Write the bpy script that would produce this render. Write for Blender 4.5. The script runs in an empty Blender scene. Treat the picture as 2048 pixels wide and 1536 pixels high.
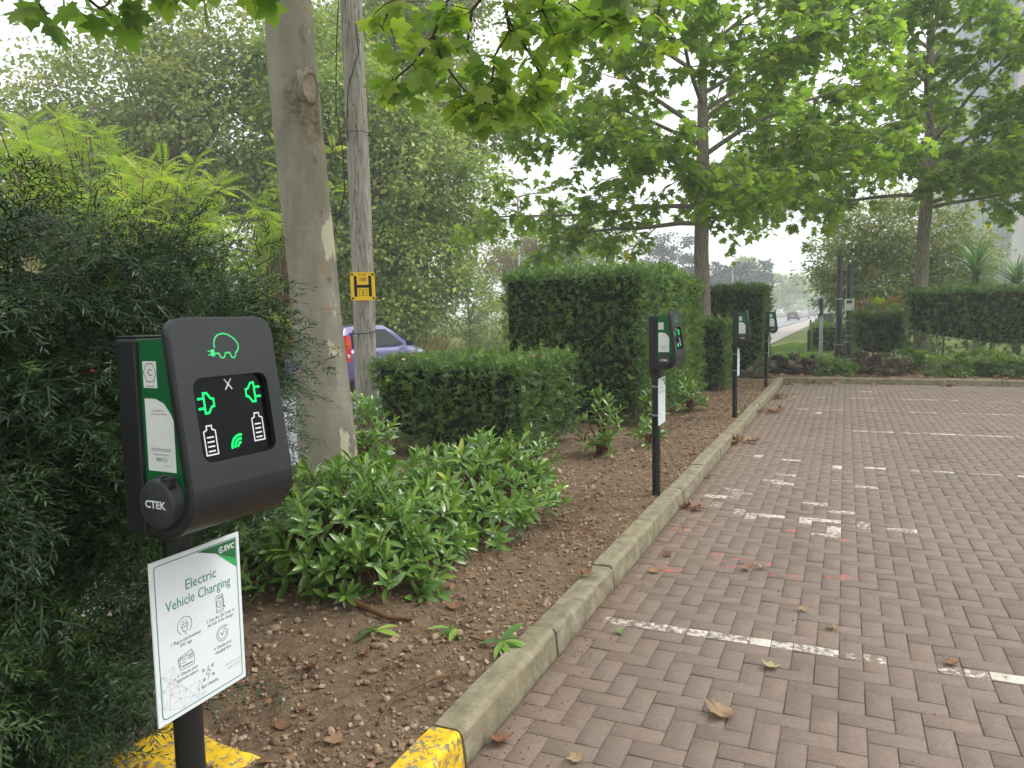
import bpy, bmesh, math, random
import numpy as np
from mathutils import Vector, Matrix
from mathutils.geometry import tessellate_polygon

random.seed(7)
RNG = np.random.default_rng(11)
SC = bpy.context.scene
COL = SC.collection
PI = math.pi
RAD = math.radians

# ------------------------------------------------------------------ camera
def make_camera():
    yaw, pitch, roll = RAD(23.607), RAD(5.181), RAD(1.1)
    cy, sy, cp, sp = math.cos(yaw), math.sin(yaw), math.cos(pitch), math.sin(pitch)
    fwd = Vector((-sy * cp, cy * cp, -sp)); right = Vector((cy, sy, 0)); up = right.cross(fwd)
    r2 = right * math.cos(roll) - up * math.sin(roll)
    u2 = right * math.sin(roll) + up * math.cos(roll)
    cam = bpy.data.cameras.new('camera')
    cam.sensor_width = 36.0
    cam.lens = 1524.0 / 2048.0 * 36.0
    cam.clip_start = 0.05; cam.clip_end = 3000
    o = bpy.data.objects.new('camera', cam); COL.objects.link(o)
    m = Matrix((r2, u2, -fwd)).transposed().to_4x4()
    m.translation = Vector((0, 0, 1.38))
    o.matrix_world = m
    SC.camera = o
make_camera()

# ------------------------------------------------------------------ world, sun, exposure
SUN_EL, SUN_AZ = RAD(52), RAD(55)          # azimuth clockwise from +Y (towards +X)
def make_light():
    w = bpy.data.worlds.new('World'); SC.world = w; w.use_nodes = True
    nt = w.node_tree; nt.nodes.clear()
    out = nt.nodes.new('ShaderNodeOutputWorld'); bg = nt.nodes.new('ShaderNodeBackground')
    sky = nt.nodes.new('ShaderNodeTexSky'); sky.sky_type = 'NISHITA'; sky.sun_disc = False
    sky.sun_elevation = SUN_EL; sky.sun_rotation = SUN_AZ
    sky.air_density = 1.0; sky.dust_density = 6.0; sky.ozone_density = 1.0; sky.altitude = 20
    hs = nt.nodes.new('ShaderNodeHueSaturation'); hs.inputs['Saturation'].default_value = 0.10
    hs.inputs['Value'].default_value = 1.0
    # overcast: the sky texture is evened out towards a milky white layer of cloud
    mx = nt.nodes.new('ShaderNodeMix'); mx.data_type = 'RGBA'; mx.inputs[0].default_value = 0.62
    mx.inputs[7].default_value = (9.0, 9.2, 9.5, 1)
    nt.links.new(sky.outputs[0], hs.inputs['Color'])
    nt.links.new(hs.outputs[0], mx.inputs[6])
    nt.links.new(mx.outputs[2], bg.inputs['Color'])
    bg.inputs['Strength'].default_value = 0.12
    nt.links.new(bg.outputs[0], out.inputs['Surface'])
    s = bpy.data.lights.new('sun', 'SUN'); s.energy = 1.0; s.angle = RAD(24); s.color = (1.0, 0.965, 0.91)
    so = bpy.data.objects.new('sun', s); COL.objects.link(so)
    d = Vector((math.sin(SUN_AZ) * math.cos(SUN_EL), math.cos(SUN_AZ) * math.cos(SUN_EL), math.sin(SUN_EL)))
    so.rotation_euler = d.to_track_quat('Z', 'Y').to_euler(); so.location = (20, 10, 40)
    vs = SC.view_settings
    vs.view_transform = 'Standard'; vs.look = 'None'; vs.exposure = 0.85; vs.gamma = 1.0
    vs.use_curve_mapping = False
    SC.render.engine = 'CYCLES'
    c = SC.cycles
    c.max_bounces = 7; c.diffuse_bounces = 4; c.glossy_bounces = 2; c.transmission_bounces = 4
    c.transparent_max_bounces = 6; c.volume_bounces = 1; c.use_adaptive_sampling = True; c.adaptive_threshold = 0.03
    c.use_denoising = True
make_light()

# ------------------------------------------------------------------ helpers
def lin(r, g, b):
    def f(c):
        c /= 255.0
        return c / 12.92 if c <= 0.04045 else ((c + 0.055) / 1.055) ** 2.4
    return (f(r), f(g), f(b), 1.0)

def link(o, parent=None):
    COL.objects.link(o)
    if parent is not None: o.parent = parent
    return o

def tag(o, label=None, cat=None, group=None, kind=None):
    if label: o['label'] = label
    if cat: o['category'] = cat
    if group: o['group'] = group
    if kind: o['kind'] = kind
    return o

def empty(name, loc=(0, 0, 0), rz=0.0, label=None, cat=None, group=None):
    o = bpy.data.objects.new(name, None); COL.objects.link(o)
    o.location = loc; o.rotation_euler = (0, 0, rz); o.empty_display_size = 0.1
    return tag(o, label, cat, group)

class MB:
    """collects shapes; build() links them as one mesh object"""
    def __init__(s): s.v = []; s.f = []; s.sm = []
    def add(s, vs, fs, smooth=False):
        o = len(s.v); s.v += [tuple(p) for p in vs]
        s.f += [tuple(i + o for i in f) for f in fs]; s.sm += [smooth] * len(fs)
        return s
    def box(s, lo, hi, bevel=0.0):
        x0, y0, z0 = lo; x1, y1, z1 = hi
        if bevel <= 0:
            vs = [(x0, y0, z0), (x1, y0, z0), (x1, y1, z0), (x0, y1, z0), (x0, y0, z1), (x1, y0, z1), (x1, y1, z1), (x0, y1, z1)]
            return s.add(vs, [(0, 3, 2, 1), (4, 5, 6, 7), (0, 1, 5, 4), (1, 2, 6, 5), (2, 3, 7, 6), (3, 0, 4, 7)])
        bm = bmesh.new(); bmesh.ops.create_cube(bm, size=1)
        for v in bm.verts:
            v.co = Vector(((x0 + x1) / 2 + v.co.x * (x1 - x0), (y0 + y1) / 2 + v.co.y * (y1 - y0), (z0 + z1) / 2 + v.co.z * (z1 - z0)))
        bmesh.ops.bevel(bm, geom=bm.edges[:], offset=bevel, segments=2, affect='EDGES', profile=0.6)
        bm.verts.index_update()
        s.add([v.co[:] for v in bm.verts], [[v.index for v in f.verts] for f in bm.faces]); bm.free()
        return s
    def tube(s, path, rad, seg=8, cap=True, smooth=True, wob=0.0):
        P = [Vector(p) for p in path]; n = len(P)
        R = list(rad) if hasattr(rad, '__len__') else [rad] * n
        t0 = (P[1] - P[0]).normalized()
        a = Vector((0, 0, 1)) if abs(t0.z) < 0.9 else Vector((1, 0, 0))
        x = t0.cross(a).normalized(); vs = []; fs = []
        for i in range(n):
            t = (P[min(i + 1, n - 1)] - P[max(i - 1, 0)]).normalized()
            x = (x - t * x.dot(t)).normalized(); y = t.cross(x)
            for k in range(seg):
                an = 2 * PI * k / seg
                rr = R[i] * (1 + wob * math.sin(3 * an + i * 0.7) + wob * 0.6 * math.sin(5 * an + i * 1.9)) if wob else R[i]
                vs.append(P[i] + (x * math.cos(an) + y * math.sin(an)) * rr)
        for i in range(n - 1):
            for k in range(seg):
                k2 = (k + 1) % seg
                fs.append((i * seg + k, i * seg + k2, (i + 1) * seg + k2, (i + 1) * seg + k))
        s.add(vs, fs, smooth)
        if cap:
            s.add(vs[:seg], [tuple(reversed(range(seg)))]); s.add(vs[-seg:], [tuple(range(seg))])
        return s
    def lathe(s, prof, seg=20, o=(0, 0, 0), smooth=True, ax=None):
        """profile of (r, h) about axis: default z"""
        M = ax if ax is not None else Matrix.Identity(3); O = Vector(o); vs = []; fs = []
        for r, h in prof:
            for k in range(seg):
                a = 2 * PI * k / seg
                vs.append(O + M @ Vector((r * math.cos(a), r * math.sin(a), h)))
        for i in range(len(prof) - 1):
            for k in range(seg):
                k2 = (k + 1) % seg
                fs.append((i * seg + k, i * seg + k2, (i + 1) * seg + k2, (i + 1) * seg + k))
        s.add(vs, fs, smooth)
        s.add(vs[:seg], [tuple(reversed(range(seg)))]); s.add(vs[-seg:], [tuple(range(seg))])
        return s
    def prism(s, poly, f0, f1):
        """poly: 2-D points; f0/f1 map (u, v) to the two end faces"""
        n = len(poly); a = [f0(u, v) for u, v in poly]; b = [f1(u, v) for u, v in poly]
        tris = tessellate_polygon([[Vector((u, v, 0)) for u, v in poly]])
        s.add(a + b, [(i, (i + 1) % n, n + (i + 1) % n, n + i) for i in range(n)])
        s.add(a, [tuple(reversed(t)) for t in tris]); s.add(b, [tuple(t) for t in tris])
        return s
    def build(s, name, mat, parent=None, loc=None, smooth_all=None):
        me = bpy.data.meshes.new(name); me.from_pydata(s.v, [], s.f); me.materials.append(mat)
        sm = s.sm if smooth_all is None else [smooth_all] * len(s.f)
        me.polygons.foreach_set('use_smooth', sm); me.update()
        o = bpy.data.objects.new(name, me); link(o, parent)
        if loc is not None: o.location = loc
        return o

def np_mesh(name, V, T, mat, attrs=None, smooth=False):
    """V (n,3) T (m,3) triangle mesh from numpy arrays"""
    me = bpy.data.meshes.new(name)
    n, m = len(V), len(T)
    me.vertices.add(n); me.vertices.foreach_set('co', np.ascontiguousarray(V, dtype=np.float32).ravel())
    me.loops.add(m * 3); me.loops.foreach_set('vertex_index', np.ascontiguousarray(T, dtype=np.int32).ravel())
    me.polygons.add(m); me.polygons.foreach_set('loop_start', np.arange(0, m * 3, 3, dtype=np.int32))
    if smooth: me.polygons.foreach_set('use_smooth', np.ones(m, dtype=bool))
    for k, a in (attrs or {}).items():
        at = me.attributes.new(k, 'FLOAT', 'POINT'); at.data.foreach_set('value', np.ascontiguousarray(a, dtype=np.float32))
    me.update(calc_edges=True); me.validate()
    me.materials.append(mat)
    return me

def unit(a):
    return a / np.maximum(np.linalg.norm(a, axis=-1, keepdims=True), 1e-9)

def frames(axis, nrm):
    y = unit(axis); x = unit(np.cross(y, nrm)); z = np.cross(x, y)
    return np.stack([x, y, z], axis=2)           # columns

def scatter(tmpl, pos, R, scl, tint=None):
    """copies of a template (V, T) -> V, T, tint arrays"""
    tv, tt = tmpl; k = len(tv); N = len(pos)
    scl = np.asarray(scl)
    sv = tv[None] * (scl[:, None, None] if scl.ndim == 1 else scl[:, None, :])
    V = np.einsum('nij,nkj->nki', R, sv) + pos[:, None, :]
    T = (tt[None] + (np.arange(N) * k)[:, None, None]).reshape(-1, 3)
    ti = np.repeat(tint if tint is not None else RNG.random(N), k)
    return V.reshape(-1, 3), T, ti

def merge(parts):
    Vs, Ts, As = [], [], []; o = 0
    for V, T, a in parts:
        Vs.append(V); Ts.append(T + o); As.append(a); o += len(V)
    return np.concatenate(Vs), np.concatenate(Ts), np.concatenate(As)

def foliage(name, parts, mat, parent=None):
    V, T, a = merge(parts)
    me = np_mesh(name, V, T, mat, {'tint': a})
    return link(bpy.data.objects.new(name, me), parent)

def vnoise(p, seed=0, freq=1.0):
    """cheap smooth pseudo noise in -1..1 from sums of sines; p (n,3)"""
    r = np.random.default_rng(seed); o = np.zeros(len(p))
    for i in range(6):
        k = r.normal(size=3) * freq * (1 + 0.55 * i); o += np.sin(p @ k + r.random() * 6.28) / (1 + 0.4 * i)
    return o / 2.6

# ------------------------------------------------------------------ materials
class NT:
    def __init__(s, name):
        s.m = bpy.data.materials.new(name); s.m.use_nodes = True; s.t = s.m.node_tree; s.t.nodes.clear()
        s.out = s.t.nodes.new('ShaderNodeOutputMaterial')
    def n(s, ty, ins=None, **kw):
        nd = s.t.nodes.new('ShaderNode' + ty)
        for k, v in kw.items(): setattr(nd, k, v)
        for k, v in (ins or {}).items(): s.set(nd, k, v)
        return nd
    def set(s, nd, k, v):
        i = nd.inputs[k]
        if isinstance(v, bpy.types.NodeSocket): s.t.links.new(v, i)
        elif isinstance(v, bpy.types.Node): s.t.links.new(v.outputs[0], i)
        else: i.default_value = v
    def coord(s, kind='Object'):
        return s.n('TexCoord').outputs[kind]
    def pos(s):
        return s.n('NewGeometry').outputs['Position']
    def noise(s, vec, scale, detail=4, rough=0.6, out=0, dist=0.0):
        return s.n('TexNoise', {'Vector': vec, 'Scale': scale, 'Detail': detail, 'Roughness': rough, 'Distortion': dist}).outputs[out]
    def ramp(s, fac, stops):
        r = s.n('ValToRGB', {'Fac': fac}); e = r.color_ramp.elements
        while len(e) < len(stops): e.new(0.5)
        for i, (p, c) in enumerate(stops): e[i].position = p; e[i].color = c if len(c) == 4 else (*c, 1)
        return r.outputs[0]
    def mix(s, fac, a, b, blend='MIX'):
        m = s.n('Mix', data_type='RGBA', blend_type=blend); s.set(m, 0, fac); s.set(m, 6, a); s.set(m, 7, b); return m.outputs[2]
    def math(s, op, a, b=0.0, clamp=False):
        m = s.n('Math', operation=op, use_clamp=clamp); s.set(m, 0, a); s.set(m, 1, b); return m.outputs[0]
    def mapping(s, vec, sc=(1, 1, 1), rot=(0, 0, 0)):
        return s.n('Mapping', {'Vector': vec, 'Scale': sc, 'Rotation': rot}).outputs[0]
    def attr(s, name):
        return s.n('Attribute', attribute_name=name).outputs['Fac']
    def bump(s, h, strength=0.5, dist=0.01, normal=None):
        b = s.n('Bump', {'Height': h, 'Strength': strength, 'Distance': dist})
        if normal is not None: s.set(b, 'Normal', normal)
        return b.outputs[0]
    def principled(s, color, rough=0.6, spec=0.4, metal=0.0, normal=None, **ex):
        p = s.n('BsdfPrincipled'); s.set(p, 'Base Color', color); s.set(p, 'Roughness', rough)
        s.set(p, 'Specular IOR Level', spec); s.set(p, 'Metallic', metal)
        if normal is not None: s.set(p, 'Normal', normal)
        for k, v in ex.items(): s.set(p, k.replace('_', ' '), v)
        return p
    def done(s, sh):
        s.t.links.new(sh.outputs[0], s.out.inputs['Surface']); return s.m

def plain(name, col, rough=0.5, spec=0.4, metal=0.0, bump=0.0, var=0.08, nscale=30):
    t = NT(name); co = t.coord()
    nz = t.noise(co, nscale, 4)
    d = tuple(c * (1 - var * 2.2) for c in col[:3]) + (1,); b = tuple(min(1, c * (1 + var)) for c in col[:3]) + (1,)
    c = t.ramp(nz, [(0.3, d), (0.7, b)])
    nm = t.bump(t.noise(co, nscale * 6, 3), bump, 0.002) if bump else None
    return t.done(t.principled(c, rough, spec, metal, nm))

def leafmat(name, stops, trans=(0.5, 0.7, 0.12), tmix=0.32, rough=0.45, spec=0.35, nscale=3.0):
    """tint attribute -> leaf colour; a share of the light passes through the blade"""
    t = NT(name); a = t.attr('tint')
    nz = t.noise(t.pos(), nscale, 2)
    f = t.math('ADD', t.math('MULTIPLY', a, 0.75), t.math('MULTIPLY', nz, 0.25), True)
    c = t.ramp(f, stops)
    p = t.principled(c, rough, spec)
    tc = t.mix(0.55, c, (*trans, 1), 'MULTIPLY')
    tc = t.mix(1.0, tc, (2.6, 2.6, 2.6, 1), 'MULTIPLY')
    tr = t.n('BsdfTranslucent', {'Color': tc})
    m = t.n('MixShader', {0: tmix}); t.set(m, 1, p); t.set(m, 2, tr)
    return t.done(m)

M = {}
def materials():
    G = lambda *c: c
    M['leaf_plane'] = leafmat('plane_leaf', [(0.0, (0.077, 0.131, 0.028, 1)), (0.45, (0.167, 0.246, 0.035, 1)), (0.8, (0.312, 0.359, 0.042, 1)), (0.97, (0.700, 0.447, 0.056, 1))], tmix=0.55)
    M['leaf_yew'] = leafmat('yew_needles', [(0.0, (0.011, 0.025, 0.010, 1)), (0.5, (0.022, 0.049, 0.014, 1)), (0.85, (0.049, 0.091, 0.018, 1)), (1.0, (0.094, 0.144, 0.019, 1))], tmix=0.12, rough=0.42, spec=0.28)
    M['leaf_hedge'] = leafmat('clipped_yew', [(0.0, (0.039, 0.083, 0.028, 1)), (0.5, (0.084, 0.160, 0.041, 1)), (0.85, (0.163, 0.261, 0.052, 1)), (1.0, (0.328, 0.409, 0.061, 1))], tmix=0.15, rough=0.45, spec=0.45)
    M['leaf_hedge_light'] = leafmat('lighter_yew', [(0.0, (0.049, 0.107, 0.030, 1)), (0.5, (0.113, 0.212, 0.044, 1)), (0.9, (0.226, 0.331, 0.055, 1)), (1.0, (0.363, 0.423, 0.064, 1))], tmix=0.18, rough=0.45, spec=0.4)
    M['leaf_laurel'] = leafmat('laurel_leaf', [(0.0, (0.066, 0.141, 0.030, 1)), (0.5, (0.125, 0.239, 0.041, 1)), (0.85, (0.239, 0.356, 0.049, 1)), (1.0, (0.502, 0.446, 0.067, 1))], tmix=0.16, rough=0.22, spec=0.6)
    M['leaf_lime'] = leafmat('lime_pinnate_leaf', [(0.0, (0.102, 0.180, 0.022, 1)), (0.45, (0.202, 0.289, 0.028, 1)), (0.85, (0.345, 0.360, 0.031, 1)), (1.0, (0.559, 0.360, 0.031, 1))], tmix=0.42)
    M['leaf_olive'] = leafmat('olive_leaf', [(0.0, (0.115, 0.150, 0.053, 1)), (0.5, (0.231, 0.273, 0.081, 1)), (0.85, (0.392, 0.383, 0.112, 1)), (1.0, (0.623, 0.464, 0.161, 1))], tmix=0.25)
    M['leaf_green'] = leafmat('green_leaf', [(0.0, (0.130, 0.184, 0.058, 1)), (0.5, (0.258, 0.340, 0.082, 1)), (0.85, (0.480, 0.485, 0.102, 1)), (1.0, (0.700, 0.577, 0.143, 1))], tmix=0.22)
    M['leaf_pine'] = leafmat('pine_foliage', [(0.0, (0.016, 0.040, 0.026, 1)), (0.6, (0.030, 0.070, 0.040, 1)), (1.0, (0.05, 0.10, 0.05, 1))], tmix=0.1)
    M['leaf_red'] = leafmat('reddish_leaf', [(0.0, (0.12, 0.07, 0.035, 1)), (0.5, (0.22, 0.12, 0.06, 1)), (1.0, (0.30, 0.2, 0.08, 1))], tmix=0.3)
    M['leaf_brown'] = leafmat('brown_twiggy_foliage', [(0.0, (0.045, 0.032, 0.022, 1)), (0.6, (0.095, 0.07, 0.045, 1)), (1.0, (0.13, 0.12, 0.05, 1))], tmix=0.1)
    M['leaf_shrub'] = leafmat('low_shrub_leaf', [(0.0, (0.053, 0.113, 0.026, 1)), (0.5, (0.128, 0.217, 0.038, 1)), (1.0, (0.254, 0.329, 0.053, 1))], tmix=0.2)
    M['leaf_sword'] = leafmat('sword_leaf', [(0.0, (0.06, 0.13, 0.05, 1)), (0.6, (0.14, 0.24, 0.09, 1)), (1.0, (0.32, 0.40, 0.20, 1))], tmix=0.2, rough=0.35)
    M['leaf_dry'] = leafmat('dry_leaf', [(0.0, (0.078, 0.040, 0.026, 1)), (0.35, (0.203, 0.100, 0.053, 1)), (0.7, (0.313, 0.220, 0.127, 1)), (1.0, (0.407, 0.400, 0.196, 1))], trans=(0.9, 0.6, 0.3), tmix=0.15, rough=0.6, spec=0.2)
    M['grass'] = leafmat('grass_blade', [(0.0, (0.05, 0.12, 0.018, 1)), (0.6, (0.12, 0.24, 0.03, 1)), (1.0, (0.24, 0.30, 0.06, 1))], tmix=0.25)
    M['grass_dry'] = leafmat('dry_grass', [(0.0, (0.17, 0.14, 0.06, 1)), (0.6, (0.32, 0.26, 0.12, 1)), (1.0, (0.42, 0.38, 0.16, 1))], tmix=0.2)

    # plane bark: smooth grey-buff with horizontal creases and flaked-off pale patches
    t = NT('plane_bark'); co = t.pos()
    fl = t.noise(t.mapping(co, (5.0, 5.0, 2.4)), 1.0, 5, 0.62)
    fl2 = t.noise(t.mapping(co, (11, 11, 5.0)), 1.0, 4, 0.6)
    base = t.ramp(t.noise(t.mapping(co, (3, 3, 1.2)), 1.6, 4), [(0.25, lin(112, 108, 96)), (0.6, lin(140, 136, 121)), (0.85, lin(156, 152, 136))])
    cre = t.noise(t.mapping(co, (4, 4, 75)), 1.0, 4, 0.7)
    base = t.mix(t.math('MULTIPLY', t.ramp(cre, [(0.30, (1, 1, 1)), (0.46, (0, 0, 0))]), 0.30), base, lin(88, 80, 66))
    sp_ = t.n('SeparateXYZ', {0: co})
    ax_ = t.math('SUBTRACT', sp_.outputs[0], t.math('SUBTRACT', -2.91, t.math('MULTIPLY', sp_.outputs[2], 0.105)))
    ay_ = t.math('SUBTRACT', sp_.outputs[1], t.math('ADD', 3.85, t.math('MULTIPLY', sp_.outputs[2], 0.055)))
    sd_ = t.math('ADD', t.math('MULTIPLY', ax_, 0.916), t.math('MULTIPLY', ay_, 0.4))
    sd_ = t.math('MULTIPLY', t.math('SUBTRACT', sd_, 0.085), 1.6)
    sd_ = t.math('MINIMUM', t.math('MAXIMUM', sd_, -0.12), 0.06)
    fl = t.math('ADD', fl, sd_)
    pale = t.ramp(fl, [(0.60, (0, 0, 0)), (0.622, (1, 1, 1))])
    mo = t.ramp(t.noise(t.mapping(co, (7, 7, 3.2)), 1.3, 6, 0.68), [(0.52, (0, 0, 0)), (0.54, (0.5, 0.5, 0.5))])
    base = t.mix(mo, base, lin(120, 114, 98))
    c = t.mix(pale, base, lin(178, 172, 146))
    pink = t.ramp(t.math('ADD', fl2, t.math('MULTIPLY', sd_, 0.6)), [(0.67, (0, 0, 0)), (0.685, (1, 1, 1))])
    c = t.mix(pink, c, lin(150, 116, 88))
    kd = t.n('VectorMath', operation='DISTANCE'); t.set(kd, 0, t.mapping(co, (1, 1, 0.62))); kd.inputs[1].default_value = (-3.06, 3.94, 2.70 * 0.62)
    kn = t.math('SUBTRACT', t.math('ADD', kd.outputs['Value'], t.math('MULTIPLY', t.noise(co, 16, 5, 0.7), 0.16)), 0.08)
    c = t.mix(t.ramp(kn, [(0.08, (0.85, 0.85, 0.85)), (0.17, (0, 0, 0))]), c, t.ramp(t.noise(co, 40, 4), [(0.35, lin(64, 54, 44)), (0.65, lin(116, 102, 86))]))
    h = t.math('ADD', t.math('MULTIPLY', cre, 0.4), t.math('MULTIPLY', t.math('SUBTRACT', 1.0, pale), 0.35))
    M['bark_plane'] = t.done(t.principled(c, 0.8, 0.2, normal=t.bump(t.math('SUBTRACT', h, t.math('MULTIPLY', mo, 0.3)), 0.7, 0.008)))
    t = NT('rough_bark'); co = t.pos()
    nz = t.noise(t.mapping(co, (30, 30, 6)), 1.0, 5, 0.65)
    c = t.ramp(nz, [(0.3, lin(96, 88, 79)), (0.55, lin(138, 128, 115)), (0.8, lin(164, 154, 139))])
    M['bark'] = t.done(t.principled(c, 0.9, 0.15, normal=t.bump(nz, 0.7, 0.01)))
    M['flake'] = plain('bark_flake', lin(132, 118, 100), 0.85, 0.15, bump=0.4, var=0.2)
    M['twig'] = plain('dark_twig', lin(66, 54, 42), 0.85, 0.15, bump=0.4)
    M['twig_brown'] = plain('brown_twig', lin(104, 78, 55), 0.85, 0.15, bump=0.4)
    M['hedge_inside'] = plain('hedge_shade_core', (0.022, 0.026, 0.013, 1), 0.95, 0.05, bump=0.8, var=0.3, nscale=18)  # near-black tone stands for the shade behind the sprigs
    t = NT('cut_wood'); co = t.coord()
    c = t.ramp(t.noise(co, 22, 5, 0.7), [(0.3, lin(122, 104, 88)), (0.6, lin(164, 148, 130)), (0.85, lin(184, 172, 156))])
    M['cut_wood'] = t.done(t.principled(c, 0.85, 0.15, normal=t.bump(t.noise(co, 60, 4), 0.5, 0.004)))
    # weathered pole timber
    t = NT('weathered_pole'); co = t.coord()
    g = t.noise(t.mapping(co, (55, 55, 1.6)), 1.0, 5, 0.65)
    c = t.ramp(g, [(0.28, lin(98, 93, 86)), (0.5, lin(142, 137, 129)), (0.75, lin(168, 163, 154))])
    gr = t.ramp(t.noise(t.mapping(co, (3, 3, 0.8)), 2.0, 3), [(0.5, (0, 0, 0)), (0.72, (1, 1, 1))])
    c = t.mix(t.math('MULTIPLY', gr, 0.45), c, lin(112, 116, 80))
    ck = t.ramp(t.noise(t.mapping(co, (16, 16, 0.22)), 1.0, 2, 0.5), [(0.485, (0, 0, 0)), (0.5, (1, 1, 1)), (0.515, (0, 0, 0))])
    c = t.mix(t.math('MULTIPLY', ck, 0.85), c, lin(45, 38, 32))
    M['pole_wood'] = t.done(t.principled(c, 0.85, 0.15, normal=t.bump(t.math('SUBTRACT', g, ck), 0.5, 0.008)))

    # clay pavers
    t = NT('clay_paver'); co = t.pos(); a = t.attr('tint')
    c = t.ramp(a, [(0.0, lin(113, 98, 88)), (0.25, lin(122, 106, 95)), (0.5, lin(118, 103, 92)), (0.75, lin(117, 105, 95)), (0.93, lin(125, 107, 95)), (1.0, lin(110, 101, 93))])
    big = t.noise(co, 0.55, 3)
    c = t.mix(t.math('MULTIPLY', t.ramp(big, [(0.4, (0, 0, 0)), (0.68, (1, 1, 1))]), 0.4), c, lin(140, 123, 110))
    grn = t.ramp(t.noise(co, 1.3, 4), [(0.55, (0, 0, 0)), (0.75, (1, 1, 1))])
    c = t.mix(t.math('MULTIPLY', grn, 0.3), c, lin(118, 108, 92))
    gra = t.noise(co, 240, 3, 0.7); med = t.noise(co, 28, 4, 0.65)
    c = t.mix(t.ramp(gra, [(0.3, (0.38, 0.38, 0.38)), (0.55, (0, 0, 0))]), c, lin(88, 76, 70))
    c = t.mix(t.ramp(gra, [(0.64, (0, 0, 0)), (0.78, (0.5, 0.5, 0.5))]), c, lin(190, 178, 165))
    c = t.mix(t.ramp(med, [(0.36, (0.40, 0.40, 0.40)), (0.56, (0, 0, 0))]), c, lin(104, 92, 84))
    stn = t.noise(co, 1.9, 5, 0.6, dist=0.6)
    c = t.mix(t.ramp(stn, [(0.30, (0.55, 0.55, 0.55)), (0.45, (0, 0, 0))]), c, lin(96, 85, 76))
    # soil washed off the bed lies along the kerb
    sx = t.n('SeparateXYZ', {0: co}).outputs[0]
    ed = t.math('SUBTRACT', 1.0, t.math('MULTIPLY', t.math('ADD', sx, 1.04), 2.4), True)
    ed = t.math('MULTIPLY', ed, t.ramp(t.noise(co, 9, 4), [(0.3, (0, 0, 0)), (0.7, (1, 1, 1))]))
    c = t.mix(t.math('MULTIPLY', ed, 0.75), c, lin(120, 99, 80))
    wear = t.noise(co, 34, 5, 0.72)
    sy = t.n('SeparateXYZ', {0: co}).outputs[1]
    band = 0.0
    for yl, x0, x1 in ((3.2197, -0.97, 9), (7.203, 0.15, 9), (9.368, -0.02, 9), (11.27, -0.6, 9), (12.832, -1.0, 9)):
        b = t.math('LESS_THAN', t.math('ABSOLUTE', t.math('SUBTRACT', sy, yl)), 0.034)
        b = t.math('MULTIPLY', b, t.math('GREATER_THAN', sx, x0))
        band = b if band == 0.0 else t.math('MAXIMUM', band, b)
    ps = t.math('MAXIMUM', t.attr('paint'), t.math('MULTIPLY', band, t.attr('line')))
    pm = t.ramp(t.math('ADD', wear, t.math('MULTIPLY', t.math('SUBTRACT', ps, 1.0), 0.5)), [(0.37, (0, 0, 0)), (0.47, (0.92, 0.92, 0.92))])
    c = t.mix(pm, c, lin(208, 201, 188))
    rm = t.math('MULTIPLY', t.math('MULTIPLY', t.ramp(t.noise(co, 16, 4, 0.7), [(0.53, (0, 0, 0)), (0.66, (1, 1, 1))]), t.attr('red')), 0.7)
    c = t.mix(rm, c, lin(226, 92, 82))
    spk = t.noise(co, 75, 4, 0.75)
    c = t.mix(t.ramp(spk, [(0.34, (0.5, 0.5, 0.5)), (0.46, (0, 0, 0))]), c, lin(80, 70, 62))
    c = t.mix(t.ramp(spk, [(0.60, (0, 0, 0)), (0.72, (0.35, 0.35, 0.35))]), c, lin(186, 172, 158))
    h = t.math('ADD', t.math('MULTIPLY', gra, 0.35), t.math('ADD', med, spk))
    M['paver'] = t.done(t.principled(c, 0.74, 0.35, normal=t.bump(h, 0.45, 0.003)))
    t = NT('joint_sand'); co = t.pos(); nz = t.noise(co, 120, 4, 0.7)
    c = t.ramp(nz, [(0.3, lin(84, 74, 65)), (0.7, lin(124, 110, 98))])
    c = t.mix(t.ramp(t.noise(co, 2.2, 4), [(0.5, (0, 0, 0)), (0.7, (0.6, 0.6, 0.6))]), c, lin(66, 72, 44))
    M['joint'] = t.done(t.principled(c, 0.95, 0.1, normal=t.bump(nz, 0.8, 0.004)))

    # kerb concrete with algae, and the same under worn yellow paint
    for nm, yel in (('kerb_concrete', 0), ('kerb_yellow', 1)):
        t = NT(nm); co = t.pos(); nz = t.noise(co, 14, 5, 0.65); fine = t.noise(co, 180, 3, 0.7)
        c = t.ramp(nz, [(0.3, lin(104, 97, 80)), (0.55, lin(138, 130, 109)), (0.8, lin(162, 154, 134))])
        c = t.mix(t.ramp(fine, [(0.3, (0.55, 0.55, 0.55)), (0.5, (0, 0, 0))]), c, lin(80, 70, 54))
        al = t.ramp(t.noise(co, 3.0, 4), [(0.42, (0, 0, 0)), (0.66, (1, 1, 1))])
        c = t.mix(t.math('MULTIPLY', al, 0.30), c, lin(134, 128, 92))
        dk = t.ramp(t.noise(t.mapping(co, (20, 3, 20)), 1.0, 4), [(0.55, (0, 0, 0)), (0.72, (1, 1, 1))])
        c = t.mix(t.math('MULTIPLY', dk, 0.5), c, lin(92, 80, 62))
        if yel:
            w = t.noise(co, 34, 6, 0.75)
            pm = t.ramp(w, [(0.45, (0, 0, 0)), (0.48, (1, 1, 1))])
            yc = t.ramp(t.noise(co, 20, 4), [(0.3, lin(206, 160, 22)), (0.7, lin(238, 202, 44))])
            c = t.mix(pm, c, yc)
            M[nm] = t.done(t.principled(c, 0.6, 0.35, normal=t.bump(t.math('ADD', fine, pm), 0.5, 0.003)))
        else:
            M[nm] = t.done(t.principled(c, 0.82, 0.25, normal=t.bump(t.math('ADD', fine, nz), 0.5, 0.004)))

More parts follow.
